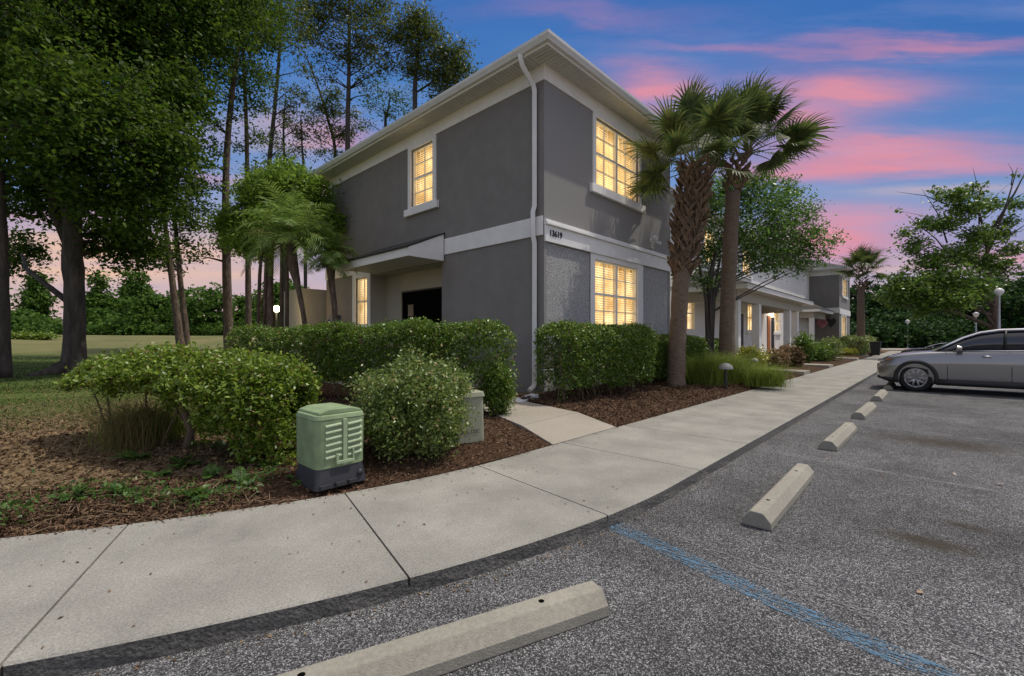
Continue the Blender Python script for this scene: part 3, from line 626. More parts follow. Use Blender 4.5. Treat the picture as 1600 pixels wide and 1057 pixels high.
# band course with cap ledge (front), flat band (side)
m = MB(O1)
front.box(m, CX + .002, BX1, 3.60, 3.97, .001, .045)
front.box(m, CX - .01, BX1 + .02, 3.97, 4.03, .001, .10); front.box(m, CX - .02, BX1 + .02, 4.03, 4.09, .001, .075)
m.build('front_band', M['trimw'], house, bevel=.008)
m = MB(O1); side.box(m, CY + .02, CY + 3.50, 3.74, 4.17, .001, .04); m.build('side_band', M['trimw'], house, bevel=.006)
m = MB(O1); side.box(m, CY + 7.4, BY1, 3.68, 4.10, .001, .04); m.build('side_band', M['trimw'], house, bevel=.006)
m = MB(O1); front.box(m, CX, BX1, 7.18, WT, .001, .03); side.box(m, CY - .03, BY1, 7.18, WT, .001, .03); m.build('frieze', M['trim'], house)
m = MB(O1); soffit_mesh(m, CX, BX1, CY, BY1, OV, WT); m.box(BX1, BX1 + OV, CY, BY1 + OV, WT, WT + .02); m.box(CX - OV, BX1, BY1, BY1 + OV, WT, WT + .02); m.build('soffit', M['soffit'], house)
m = MB(O1); front.box(m, CX - OV - .02, BX1 + OV, WT + .0, WT + .2, OV, OV + .02); side.box(m, CY - OV, BY1 + OV, WT + .0, WT + .2, OV, OV + .02); m.build('fascia', M['trim'], house)
m = MB(O1); gutter_run(m, front, CX, BX1, WT + .05, OV + .021); gutter_run(m, side, CY, BY1, WT + .05, OV + .021); m.build('gutter', M['gutter'], house)
m = MB(O1); hiproof(m, CX - OV - .05, BX1 + OV + .05, CY - OV - .05, BY1 + OV + .05, WT + .205); m.build('roof', M['shingle'], house)
window(house, O1, front, *UW, vm=1, label='lit double upper window facing the parking lot', trim=(.13, 7.181))
window(house, O1, front, *LW, vm=1, label='lit double lower window behind the clipped hedge', rows=4, rail=2, sill=True, trim=None)
window(house, O1, side, *SWN, leaves_=1, vm=1, label='lit narrow upper window on the side wall', trim=(.15, 7.181))
window(house, O1, side, *PW, leaves_=1, rows=2, rail=1, vm=1, label='lit narrow window beside the recessed entry', trim=(.2, 3.681))
# recessed entry
D = .55; y0, y1 = REC[0], REC[1]; m = MB(O1)
m.add([(CX, y0, .1), (CX + D, y0, .1), (CX + D, y0, 3.56), (CX, y0, 3.56)], [(0, 1, 2, 3)]); m.add([(CX, y1, .1), (CX + D, y1, .1), (CX + D, y1, 3.56), (CX, y1, 3.56)], [(0, 1, 2, 3)])
m.add([(CX, y0, 3.56), (CX + D, y0, 3.56), (CX + D, y1, 3.56), (CX, y1, 3.56)], [(0, 1, 2, 3)])
dz = 2.98; yd = y1 - 1.0; m.add([(CX + D, y0, dz), (CX + D, y1, dz), (CX + D, y1, 3.56), (CX + D, y0, 3.56)], [(0, 1, 2, 3)]); m.add([(CX + D, yd, .1), (CX + D, y1, .1), (CX + D, y1, dz), (CX + D, yd, dz)], [(0, 1, 2, 3)])
m.build('entry_recess', M['beige'], house, recalc=False)
m = MB(O1); m.box(CX + D + .05, CX + D + .1, y0 - .3, yd - .02, .1, dz); sd_ = m.build('screen_door', M['dark'], house)
m = MB(O1); m.box(CX + D - .02, CX + D + .05, yd - .05, yd, .1, dz); m.box(CX + D - .02, CX + D + .05, y0, yd - .05, dz - .05, dz); m.build('door_frame', M['black'], sd_)
m = MB(O1)
for zz in (1.7, 2.15): m.box(CX + D + .03, CX + D + .05, yd - .6, yd - .3, zz, zz + .38)
m.build('door_light', M['door'], sd_)
m = MB(O1); m.box(CX, CX + D, y0, y1, .1, .24); m.build('entry_floor', M['walkc'], house)
# shed roof over the entry
PJ = 1.18; ya, yb = CY + 3.52, CY + 7.25; ZB, ZO, ZT = 3.57, 3.79, 4.30
m = MB(O1); m.prism([(CX - .042, ZB), (CX - PJ, ZB), (CX - PJ, ZO), (CX - .042, ZT)], 1, ya, ya + .05)
m.build('awning_side_panel', M['trimw'], house)
m = MB(O1); m.box(CX - PJ, CX - PJ + .05, ya + .05, yb, ZB, ZO - .002); m.build('awning_fascia', M['trim'], house)
m = MB(O1); m.box(CX - PJ + .05, CX, ya + .05, yb, ZB + .01, ZB + .04); m.build('awning_soffit', M['soffit'], house)
m = MB(O1); m.add([(CX - PJ - .05, ya - .02, ZO + .0), (CX - .005, ya - .02, ZT + .02), (CX - .005, yb - .6, ZT + .02), (CX - PJ - .05, yb + .05, ZO + .0), (CX - .005, yb + .05, ZO + .0),
      (CX - PJ - .05, ya - .02, ZO + .04), (CX - .005, ya - .02, ZT + .06), (CX - .005, yb - .6, ZT + .06), (CX - PJ - .05, yb + .05, ZO + .04), (CX - .005, yb + .05, ZO + .04)],
      [(0, 1, 2, 3), (5, 8, 7, 6), (3, 2, 4), (8, 9, 7), (0, 5, 6, 1), (0, 3, 8, 5), (3, 4, 9, 8), (1, 6, 7, 2)]); m.build('awning_roof', M['shingle'], house)
# downspout on the side wall by the corner, with offsets, elbow and shoe
m = MB(O1); y = CY + .22
def dsp(pts): m.tube([(px_, y, pz) for px_, pz in pts], .072, 4)
dsp([(CX - OV - .07, WT + .05), (CX - OV - .07, WT - .04), (CX - OV + .0, WT - .16), (CX - .12, WT - .42), (CX - .075, WT - .54), (CX - .075, 4.45), (CX - .075, 4.40), (CX - .13, 4.26), (CX - .13, 3.98), (CX - .12, 3.72), (CX - .075, 3.58), (CX - .075, .45), (CX - .10, .36), (CX - .25, .28)])
ds = m.build('downspout', M['gutter'], house, bevel=.006)
m = MB(O1); m.box(CX - .03, CX + .35, CY - .06, CY - .002, .1, .75); m.build('corner_footing', M['trimw'], house, bevel=.01)
# electric meter cabinets by the far end of the side wall
m = MB(O1)
for a, b, z0_, z1_ in ((CY + 9.75, CY + 10.15, 1.3, 2.3), (CY + 10.25, CY + 10.65, 1.15, 2.15)): side.box(m, a, b, z0_, z1_, .002, .22)
m.build('meter_cabinet', mat('meter_grey', (.12, .125, .14), .5, .2, 6), house, bevel=.01)
m = MB(O1); m.box(6.95, 8.3, 17.6, 19.4, .1, 3.35); m.build('patio_wall', M['beige'], house)
# house number
lettering('house_number', '13619', .19, .006, M['black'], house, Vector((CX + .12, CY - .053, 3.74)) - Vector(O1), off=.004)
# floodlight
m = MB(O1); fx = CX + 5.05
m.lathe((fx, CY - .02, 4.40), [(.0, -.03), (.055, -.03), (.055, .0)], 12, 1); m.tube([(fx, CY - .05, 4.4), (fx - .03, CY - .12, 4.42)], .018, 6)
m.tube([(fx - .02, CY - .08, 4.40), (fx - .07, CY - .22, 4.47)], [.03, .085], 12); fl_ = m.build('floodlight', M['white'], house); m = MB(O1); m.tube([(fx + .42, CY - .02, 4.40), (fx + .40, CY - .14, 4.36)], [.03, .055], 10); m.build('motion_sensor', M['white'], house); m = MB(O1); m.tube([(fx, CY - .03, 4.16), (fx, CY - .1, 4.14)], [.03, .035], 8); m.build('hose_valve', M['metal'], house)

# ---- middle units
MY = 8.6; mid = Fac('f', MY); O2 = (BX1, MY, .2); MX1 = 49.0
house2 = empty('townhouse', O2, 'set back middle townhouses with columned porches behind the palms and crape myrtle', 'townhouse', 'attached grey townhouses')
def XW(px): return XP(px, MY)
wl2 = [(XW(1069), XW(1084), 1.85, 3.42), (XW(1167.5), XW(1180), 1.92, 3.54), (XW(1209), XW(1218), 1.95, 3.45)]
up2 = [(XW(1100), XW(1118), 5.38, 7.0), (XW(1160), XW(1172), 5.38, 7.0)]
m = MB(O2); wall_holes(m, mid, BX1, MX1, 0, WT, wl2 + up2); m.build('front_wall', M['trimw'], house2, recalc=False)
for i, wv in enumerate(wl2 + up2):
    window(house2, O2, mid, *wv, leaves_=1, rows=2 if i < 3 else 4, rail=1 if i < 3 else 2, vm=1, trim=(.12, wv[3] + .12), sill=True)
m = MB(O2); mid.box(m, BX1, MX1, 3.72, 4.1, .001, .05); mid.box(m, BX1, MX1, 7.18, WT, .001, .03); m.build('trim_bands', M['trimw'], house2)
m = MB(O2); m.box(BX1 + OV + .16, MX1 - OV - .16, MY - OV, MY, WT, WT + .02); m.build('soffit', M['soffit'], house2)
m = MB(O2); m.box(BX1 + .62, MX1 - .62, MY - OV - .02, MY - OV, WT, WT + .2); gutter_run(m, mid, BX1 + .62, MX1 - .62, WT + .05, OV + .021, (0, 0)); m.build('gutter', M['gutter'], house2)
m = MB(O2); hiproof(m, BX1 + .6, MX1 - .6, MY - OV - .05, 18, WT + .205); m.build('roof', M['shingle'], house2)
def porch(x0, x1, cols, par, org, y=6.3, yw=MY, hipr=True):
    m = MB(org)
    for c in cols: m.box(c - .17, c + .17, y, y + .34, .1, 3.1)
    for c, nm in zip(cols, range(9)):
        mm = MB(org); mm.box(c - .17, c + .17, y, y + .34, .1, 3.1); mm.box(c - .21, c + .21, y - .04, y + .38, .1, .3); mm.build('column', M['trimw'], par, bevel=.012)
    m = MB(org); m.box(x0, x1, y + .02, y + .32, 3.1, 3.56); m.box(x0, x0 + .3, y + .32, yw, 3.1, 3.56); m.box(x1 - .3, x1, y + .32, yw, 3.1, 3.56); m.build('porch_beam', M['beige'], par)
    m = MB(org); m.box(x0 - .45, x1 + .45, y - .45, yw, 3.561, 3.6); m.build('porch_soffit', M['soffit'], par)
    m = MB(org); m.box(x0 - .5, x1 + .5, y - .5, y - .45, 3.56, 3.78); m.box(x0 - .5, x0 - .45, y - .45, yw, 3.56, 3.78); m.box(x1 + .45, x1 + .5, y - .45, yw, 3.56, 3.78); m.build('porch_fascia', M['trim'], par)
    m = MB(org); a = 1.4
    m.add([(x0 - .55, y - .55, 3.79), (x1 + .55, y - .55, 3.79), (x1 + .55, yw, 3.79), (x1 - a, yw, 4.85), (x0 + a, yw, 4.85), (x0 - .55, yw, 3.79)], [(0, 1, 3, 4), (1, 2, 3), (0, 4, 5), (0, 5, 2, 1)]); m.build('porch_roof', M['shingle'], par)
    m = MB(org); m.box(x0, x1, y, yw, .1, .22); m.build('porch_floor', M['walkc'], par)
porch(21.0, 33.9, [21.2, 24.35, 30.6, 32.6], house2, O2)
porch(43.1, 48.4, [43.3], house2, O2, y=7.25)
for px0, px1, mt, nm, top in ((1150, 1160, 'door', 'front_door', 2.9), (1203, 1208.5, 'door', 'front_door', 2.9)):
    m = MB(O2); mid.box(m, XW(px0), XW(px1), .2, top, .005, .05); dd = m.build(nm, M[mt], house2)
    m = MB(O2); mid.box(m, XW(px0) - .12, XW(px0), .2, top + .12, .002, .07); mid.box(m, XW(px1), XW(px1) + .12, .2, top + .12, .002, .07); mid.box(m, XW(px0), XW(px1), top, top + .12, .002, .07); m.build('frame', M['trim'], dd)
m = MB(O2); mid.box(m, XW(1198.5), XW(1202.6), .25, 3.0, .01, .06); m.build('orange_door', M['orange'], house2)
m = MB(O2); cx_ = XW(1204); mid.box(m, cx_ - .1, cx_ + .1, 3.1, 3.35, .02, .16); lt = m.build('porch_lamp', M['glow'], house2)
pl = bpy.data.lights.new('porch_light', 'POINT'); pl.energy = 35; pl.color = (1, .72, .42); pl.shadow_soft_size = .1; po = bpy.data.objects.new('porch_light', pl); COL.objects.link(po); po.location = (cx_, MY - .35, 3.2)
# ---- far end block
O3 = (49, CY, .2); BX2, BX3 = 49.0, 55.6; side3 = Fac('s', BX2)
house3 = empty('townhouse', O3, 'distant two storey grey end townhouse beside the small palm', 'townhouse', 'attached grey townhouses')
fw3 = [(XP(1316, CY), XP(1323, CY), 5.38, 6.95), (XP(1314.5, CY), XP(1321.5, CY), 1.3, 3.45)]
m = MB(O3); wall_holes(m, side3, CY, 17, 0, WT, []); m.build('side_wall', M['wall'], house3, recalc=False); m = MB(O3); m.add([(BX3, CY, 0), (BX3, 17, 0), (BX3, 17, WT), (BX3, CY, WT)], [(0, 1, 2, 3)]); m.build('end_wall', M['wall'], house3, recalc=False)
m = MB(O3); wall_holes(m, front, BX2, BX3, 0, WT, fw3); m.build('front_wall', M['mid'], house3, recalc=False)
for wv, r_ in zip(fw3, (4, 2)): window(house3, O3, front, *wv, leaves_=2, rows=r_, rail=r_ // 2, trim=(.25, wv[3] + .2))
m = MB(O3); side3.box(m, CY - .04, MY, 3.7, 4.15, .001, .05); front.box(m, BX2, BX3, 3.6, 4.1, .001, .06); side3.box(m, CY - .03, 17, 7.1, WT, .001, .03); front.box(m, BX2, BX3, 7.1, WT, .001, .03); m.build('trim_bands', M['trimw'], house3)
m = MB(O3); soffit_mesh(m, BX2, BX3, CY, 17, OV, WT, False); m.box(BX3, BX3 + OV, CY, 17, WT, WT + .02); m.build('soffit', M['soffit'], house3)
m = MB(O3); gutter_run(m, front, BX2, BX3, WT + .05, OV + .021); gutter_run(m, side3, CY, 17, WT + .05, OV + .021); front.box(m, BX2 - OV, BX3 + OV, WT, WT + .2, OV, OV + .02); side3.box(m, CY - OV, 17, WT, WT + .2, OV, OV + .02); m.build('gutter', M['gutter'], house3)
m = MB(O3); hiproof(m, BX2 - OV - .05, BX3 + OV + .05, CY - OV - .05, 17.5, WT + .205); m.build('roof', M['shingle'], house3)
# wreath and heart on its side wall
def _unused(): pass
def Yon(px, X_): k = (px - 800) / F; return X_ * (ST - k * CT) / (CT + k * ST)
yw_ = Yon(1285, BX2); C = []
for i in range(420):
    a = random.uniform(0, 2 * math.pi); r_ = random.gauss(.26, .08); C.append((BX2 - .08 - random.random() * .1, yw_ + r_ * math.cos(a) * .9, 2.85 + r_ * math.sin(a) * 1.15))
tag(quads('flower_wreath', leafquads(np.array(C), .14, .10, 0), M['pink'], None, (BX2, yw_, 2.85)), 'pink flower wreath hung on the far porch side wall', 'wreath')
m = MB((BX2, Yon(1298, BX2), 2.9)); pr = [(.38 * (math.sin(t) ** 3) * 1.1 + Yon(1298, BX2), 2.85 + .03 * (13 * math.cos(t) - 5 * math.cos(2 * t) - 2 * math.cos(3 * t) - math.cos(4 * t))) for t in [i * math.pi / 12 for i in range(24)]]
m.prism(pr, 0, BX2 - .05, BX2 - .01); tag(m.build('heart_plaque', M['heart']), 'dark heart shaped plaque beside the pink wreath', 'wall plaque')

# ------------------------------------------------------------------ cabinets, splash block, path lights, bin
b1 = empty('utility_cabinet', (1.88, 4.08, .13), 'sage green louvred utility cabinet on a dark grey base beside the sidewalk', 'utility cabinet', rz=R(1))
def rbox(m, x0, x1, y0, y1, z0, z1, x0t=None, ins=0.0, r=.06, n=5):     # rounded-corner box, optionally tapering upward
    rings = []
    for z, k in ((z0, 0), (z1, ins)):
        a0, a1, c0, c1 = x0 + k, x1 - k, y0 + k, y1 - k; ring = []
        for cx, cy, s0 in ((a1 - r, c1 - r, 0), (a0 + r, c1 - r, 90), (a0 + r, c0 + r, 180), (a1 - r, c0 + r, 270)):
            for i in range(n): t = R(s0 + 90 * i / (n - 1)); ring.append((cx + r * math.cos(t), cy + r * math.sin(t), z))
        rings.append(ring)
    N_ = len(rings[0]); m.add(rings[0] + rings[1], [(i, (i + 1) % N_, N_ + (i + 1) % N_, N_ + i) for i in range(N_)] + [tuple(range(N_ - 1, -1, -1)), tuple(range(N_, 2 * N_))])
m = MB(); rbox(m, -.255, .24, -.235, .245, 0, .19, ins=.03, r=.05); bs = m.build('cabinet_base', M['basegrey'], b1, bevel=.008)
m = MB(); rbox(m, -.235, .225, -.215, .245, .175, .60, ins=-.005, r=.07); rbox(m, -.245, .235, -.225, .26, .60, .645, ins=.012, r=.075)
m.prism([(-.21, .645), (.20, .645), (.19, .668), (.10, .69), (-.12, .69), (-.20, .668)], 1, -.19, .23); sh = m.build('cabinet_shell', M['green'], b1, bevel=.008)
for i in range(6):
    m = MB(); zz = .26 + .055 * i
    for a, b in ((-.16, -.015), (.045, .18)):
        m.add([(a, -.213, zz + .02), (b, -.213, zz + .032), (b, -.232, zz + .016), (a, -.232, zz + .004), (a, -.213, zz + .030), (b, -.213, zz + .042), (b, -.230, zz + .026), (a, -.230, zz + .014)], [(0, 1, 2, 3), (4, 7, 6, 5), (3, 2, 6, 7), (0, 3, 7, 4), (1, 5, 6, 2)])
    m.build('louvre', M['greenl'], sh)
m = MB(); m.box(-.005, .035, -.236, -.213, .19, .60); m.box(-.07, .10, -.245, -.213, .205, .235); m.box(-.07, -.045, -.24, -.213, .235, .30); m.box(.085, .10, -.24, -.213, .235, .32); m.build('latch_bar', M['greenl'], sh, bevel=.004)
m = MB(); m.box(-.22, -.12, -.262, -.232, .02, .05); m.box(-.08, .0, -.262, -.232, .02, .05); m.box(.04, .12, -.262, -.232, .02, .05); m.lathe((.16, -.232, .09), [(.0, -.012), (.022, -.012), (.03, 0)], 12, 1); m.build('base_lug', M['basegrey'], bs)
b2 = empty('utility_cabinet', (*G(729, 5.65).to_2d(), .16), 'plain tan utility box half hidden behind the round bush', 'utility cabinet')
m = MB(); rbox(m, -.19, .19, -.14, .16, 0, .56, ins=.01, r=.04); bb = m.build('cabinet_shell', M['tan'], b2, bevel=.006)
m = MB(); rbox(m, -.20, .20, -.15, .17, .56, .62, ins=.012, r=.05); m.build('cabinet_lid', M['tan'], b2, bevel=.006)
m = MB(); 
lettering('cabinet_lettering', 'ELECTRIC', .062, .001, M['bark'], bb, (-.15, -.142, .12))
b2.rotation_euler.z = R(-18)
m = MB((6.75, 5.98, .2)); c0 = Vector((6.75, 5.98, .2))
vs = [(-.32, -.13, .03), (-.32, .13, .03), (.25, .10, .11), (.25, -.10, .11), (-.32, -.09, .012), (-.32, .09, .012), (.22, .07, .05), (.22, -.07, .05), (-.34, -.15, -.05), (-.34, .15, -.05), (.27, .12, -.05), (.27, -.12, -.05)]
m.add([c0 + Vector(v) for v in vs], [(0, 3, 7, 4), (1, 5, 6, 2), (3, 2, 6, 7), (4, 7, 6, 5), (0, 8, 11, 3), (1, 2, 10, 9), (2, 3, 11, 10), (0, 4, 5, 1, 9, 8)]); tag(m.build('splash_block', M['white'], bevel=.006), 'white splash block below the corner downspout', 'splash block')
def pathlight(p, s, label, hh=.5):
    e = empty('path_light', p, label, 'path light', 'dome path lights in the planting beds')
    m = MB(p); P0 = Vector(p); m.lathe(P0, [(.04 * s, 0), (.035 * s, hh)], 10); m.build('post', M['basegrey'], e)
    m = MB(p); m.lathe(P0 + Vector((0, 0, hh)), [(.185 * s, -.02), (.19 * s, .01), (.17 * s, .06 * s), (.12 * s, .11 * s), (.06 * s, .14 * s), (.001, .15 * s)], 20); m.build('dome_cap', mat('dome_grey', (.32, .31, .29), .6), e)
    for ob in e.children: pass
    return e
pathlight(tuple(G(1134, 11.6, .17)), .92, 'grey dome path light among the ornamental grass by the palm')
pathlight(tuple(G(1179, 15.0, .19)), .6, 'white topped path light beyond the grasses before the porch')
def bin_(p, label, mt='black'):
    e = empty('trash_bin', p, label, 'trash bin'); m = MB(p); x, y, z = p
    v = []; 
    for zz, k in ((.08, .24), (1.0, .31)): v += [(x - k, y - k, z + zz), (x + k, y - k, z + zz), (x + k, y + k, z + zz), (x - k, y + k, z + zz)]
    m.add(v, [(0, 1, 5, 4), (1, 2, 6, 5), (2, 3, 7, 6), (3, 0, 4, 7), (3, 2, 1, 0)]); m.build('bin_body', M[mt], e, bevel=.02)
    m = MB(p); m.box(x - .34, x + .34, y - .36, y + .34, z + 1.0, z + 1.06); m.build('lid', M[mt], e, bevel=.02)
    for s_ in (-.2, .2): m = MB(p); m.lathe((x + s_, y + .3, z + .11), [(.0, -.03), (.11, -.03), (.11, .03), (0, .03)], 14, 0); m.build('wheel', M['tyre'], e)
bin_(tuple(G(1368, 32.5, .13)), 'black wheeled trash bin at the end of the sidewalk by the hedge')
bin_(tuple(G(1450, 62, .35)), 'small blue bin far across the road under the trees', 'bluebin')

# ------------------------------------------------------------------ vehicles
def loft(m, secs, closed=True):
    n = len(secs[0]); b = [v for s in secs for v in s]; fs = []
    for i in range(len(secs) - 1):
        for k in range(n if closed else n - 1): a, c = i * n + k, i * n + (k + 1) % n; fs.append((a, c, c + n, a + n))
    fs += [tuple(range(n)), tuple(range(len(secs) * n - 1, (len(secs) - 1) * n - 1, -1))] if closed else []
    m.add(b, fs, True)
def lerp_tab(tab, s):
    for (a, *va), (b, *vb) in zip(tab[:-1], tab[1:]):
        if a <= s <= b: t = (s - a) / (b - a); return [p + (q - p) * t for p, q in zip(va, vb)]
    return list(tab[-1][1:]) if s > tab[-1][0] else list(tab[0][1:])
def make_suv(loc, label, paint, group):
    # local: front at y = 0 pointing +y, body runs to y = -4.45, centre x = 0, left side at x = -.91
    e = empty('parked_car', loc, label, 'car', group)
    tab = [(0, .58, .60, .38, .28), (.05, .70, .72, .30, .22), (.16, .84, .80, .24, .2), (.34, .885, .905, .21, .18), (.62, .905, .975, .2, .16), (1.0, .91, 1.02, .2, .14), (1.35, .91, 1.045, .2, .12), (1.6, .91, 1.055, .2, .10),
           (2.8, .91, 1.075, .2, .10), (3.8, .905, 1.11, .22, .12), (4.25, .86, 1.08, .26, .2), (4.45, .70, .95, .36, .25)]
    ss = [0, .03, .07, .12, .2, .3, .42, .58, .75, .95, 1.15, 1.35, 1.6, 2.0, 2.4, 2.8, 3.2, 3.6, 3.9, 4.1, 4.25, 4.37, 4.45]
    secs = []
    for s_ in ss:
        w_, zt, zb, sh_ = lerp_tab(tab, s_); y = -s_; h_ = zt - zb
        half = [(0, zb), (w_ * .8, zb), (w_ - .03, zb + .05), (w_ + .0, zb + h_ * .25), (w_ - .005, zb + h_ * .45), (w_ + .008, zb + h_ * .62), (w_ + .002, zb + h_ * .70), (w_ - .03, zb + h_ * .86), (w_ - .06, zb + h_ * .95), (w_ - .14, zt), (w_ * .6, zt + .018), (0, zt + .03)]
        secs.append([(x, y, z) for x, z in half] + [(-x, y, z) for x, z in half[-2:0:-1]])
    m = MB(); loft(m, secs); body = m.build('body', paint, e)
    cm_ = MB(); 
    for wy in (-.83, -3.62): cm_.lathe((0, wy, .345), [(.0, -1.2), (.395, -1.2), (.395, 1.2), (0, 1.2)], 40, 0)
    cut = cm_.build('cutter', paint); md = body.modifiers.new('arch', 'BOOLEAN'); md.object = cut; md.solver = 'EXACT'
    dg = bpy.context.evaluated_depsgraph_get(); me = bpy.data.meshes.new_from_object(body.evaluated_get(dg)); body.modifiers.clear(); body.data = me; bpy.data.objects.remove(cut)
    me.materials.append(M['clad'])
    for pl_ in me.polygons:
        pl_.use_smooth = True; c_ = pl_.center; n_ = pl_.normal
        for wy in (-.83, -3.62):
            if abs(math.hypot(c_.y - wy, c_.z - .345) - .395) < .02 and n_.y * (c_.y - wy) + n_.z * (c_.z - .345) < -.1: pl_.material_index = len(me.materials) - 1
    mo = body.modifiers.new('s', 'BEVEL'); mo.width = .004; mo.segments = 1; mo.limit_method = 'ANGLE'; mo.angle_limit = R(35)
    # greenhouse glass
    gt = [(1.20, .74, .80, 1.03), (1.45, .72, .79, 1.18), (1.75, .68, .77, 1.36), (2.05, .63, .76, 1.49), (2.4, .61, .76, 1.55), (3.0, .60, .76, 1.575), (3.6, .59, .75, 1.56), (3.95, .57, .74, 1.49), (4.25, .56, .72, 1.08)]
    secs = []
    for s_, wt, wb, zt in gt:
        zb = lerp_tab(tab, s_)[1] - .02; zt = max(zt, zb + .02)
        secs.append([(-wb, -s_, zb), (-wb + (wb - wt) * .5, -s_, zb + (zt - zb) * .5), (-wt, -s_, zt - .03), (-wt + .09, -s_, zt), (wt - .09, -s_, zt), (wt, -s_, zt - .03), (wb - (wb - wt) * .5, -s_, zb + (zt - zb) * .5), (wb, -s_, zb)])
    m = MB(); loft(m, secs); m.build('side_glass', M['cglass'], e)
    m = MB(); loft(m, [[(-wt - .02, -s_, zt - .035), (-wt + .03, -s_, zt + .015), (0, -s_, zt + .04), (wt - .03, -s_, zt + .015), (wt + .02, -s_, zt - .035)] for s_, wt, wb, zt in gt[3:8]], False); m.build('roof', paint, e)
    m = MB(); loft(m, [[(-wt + .0, -s_ + .03, zt + .01), (0, -s_ + .06, zt + .03), (wt, -s_ + .03, zt + .01)] for s_, wt, wb, zt in gt[0:4]], False); m.build('windshield', M['wglass'], e)
    for sg in (-1, 1):
        m = MB(); m.tube([(sg * (.745), -1.18, 1.04), (sg * .725, -1.45, 1.19), (sg * .685, -1.75, 1.37), (sg * .645, -2.05, 1.495), (sg * .62, -2.4, 1.555), (sg * .61, -3.0, 1.565), (sg * .60, -3.6, 1.53), (sg * .58, -3.95, 1.44)], .028, 6); m.build('roof_rail', M['chrome'] if sg < 0 else paint, e)
        m = MB(); m.tube([(sg * .82, -1.55, 1.045), (sg * .82, -2.5, 1.065), (sg * .81, -3.7, 1.095)], .014, 5); m.build('window_trim', M['chrome'], e)
        m = MB(); m.tube([(sg * .765, -2.47, 1.05), (sg * .64, -2.5, 1.54)], .03, 5); m.build('door_pillar', M['black'], e)
        m = MB(); m.add([(sg * (.83 + q[0]), -1.62 + q[1], 1.10 + q[2]) for q in ((0, .0, -.07), (.2, .02, -.06), (.23, -.0, .02), (.17, -.0, .08), (.02, 0, .06), (0, -.12, -.06), (.2, -.1, -.05), (.22, -.1, .02), (.16, -.1, .07), (.02, -.1, .05))],
                    [(0, 1, 2, 3, 4), (9, 8, 7, 6, 5), (0, 5, 6, 1), (1, 6, 7, 2), (2, 7, 8, 3), (3, 8, 9, 4), (4, 9, 5, 0)]); m.build('mirror', paint, e, bevel=.012)
        for ya_, yb_ in ((-2.24, -2.08), (-3.3, -3.14)):
            m = MB(); m.tube([(sg * .935, ya_, .93), (sg * .945, (ya_ + yb_) / 2, .935), (sg * .935, yb_, .93)], .016, 6); m.build('door_handle', M['chrome'], e)
        m = MB()
        for yy_ in (-1.45, -2.58, -3.25): m.tube([(sg * .905, yy_, .34), (sg * .9135, yy_ + .0, .62), (sg * .905, yy_ + .01, .8), (sg * .85, yy_ + .03, 1.03)], .006, 4)
        m.build('door_gap', M['black'], e)
        m = MB()
        for wy in (-.83, -3.62):
            pts_ = [(sg * .915, wy + .415 * math.cos(a), .345 + .415 * math.sin(a)) for a in [R(-14 + 208 * i / 22) for i in range(23)]]; m.tube(pts_, .046, 6)
        m.tube([(sg * .88, -1.24, .27), (sg * .89, -1.5, .27), (sg * .89, -3.05, .27), (sg * .88, -3.22, .27)], .085, 6); m.tube([(sg * .60, -.04, .34), (sg * .82, -.2, .30), (sg * .89, -.40, .28)], .05, 6)
        m.build('wheel_arch_trim', M['clad'], e)
        m = MB(); m.add([(sg * .60, -.03, .74), (sg * .80, -.13, .77), (sg * .895, -.34, .82), (sg * .89, -.37, .87), (sg * .80, -.2, .86), (sg * .62, -.07, .80)], [(0, 1, 2, 3, 4, 5)]); m.v = [v + Vector((sg * .012, .03, 0)) for v in m.v]; hl = m.build('headlight', M['lens'], e)
        m = MB(); m.add([(sg * .86, -.19, .785), (sg * .925, -.34, .82), (sg * .925, -.36, .845), (sg * .86, -.22, .82)], [(0, 1, 2, 3)]); m.build('turn_signal', M['amber'], hl)
        for wy in (-.83, -3.62):
            c = Vector((sg * .80, wy, .345)); wh = MB(); s2 = sg
            wh.lathe(c, [(.235, s2 * -.1), (.32, s2 * -.11), (.343, s2 * -.08), (.345, 0), (.343, s2 * .08), (.325, s2 * .105), (.26, s2 * .11), (.235, s2 * .09)], 40, 0); tw = wh.build('tyre', M['tyre'], None)
            wnode = bpy.data.objects.new('wheel', None); COL.objects.link(wnode); wnode.parent = e; tw.parent = wnode; tw.location = (0, 0, 0)
            rm = MB(); rm.lathe(c, [(.237, s2 * -.09), (.215, s2 * -.05), (.215, s2 * .07), (.238, s2 * .10), (.228, s2 * .108), (.21, s2 * .085)], 40, 0)
            for k in range(5):
                for off in (-13, 13):
                    a = R(72 * k + 90); b_ = R(72 * k + 90 + off); b3 = R(72 * k + 90 + off * 1.5)
                    rm.tube([c + Vector((s2 * .075, .04 * math.cos(a), .04 * math.sin(a))), c + Vector((s2 * .085, .12 * math.cos(b_), .12 * math.sin(b_))), c + Vector((s2 * .088, .22 * math.cos(b3), .22 * math.sin(b3)))], [.034, .024, .026], 5)
            rm.lathe(c, [(.0, s2 * .095), (.04, s2 * .095), (.055, s2 * .07)], 16, 0); rm.build('rim', M['rim'], wnode)
            bk_ = MB(); bk_.lathe(c, [(.0, s2 * .01), (.212, s2 * .01)], 24, 0); bk_.build('brake_disc', M['black'], wnode)
    m = MB()
    for k in range(-4, 5): m.box(k * .11 - .03, k * .11 + .03, -.02, .012, .50, .68)
    m.build('grille', M['black'], e, bevel=.01)
    m = MB(); m.box(-.75, .75, -4.2, -.25, .2, .3); m.build('underbody', M['black'], e)
    for wy in (-.83, -3.62):
        m = MB(); m.lathe((0, wy, .345), [(0, -.62), (.39, -.62), (.39, .62), (0, .62)], 30, 0); m.build('wheel_well', M['clad'], e)
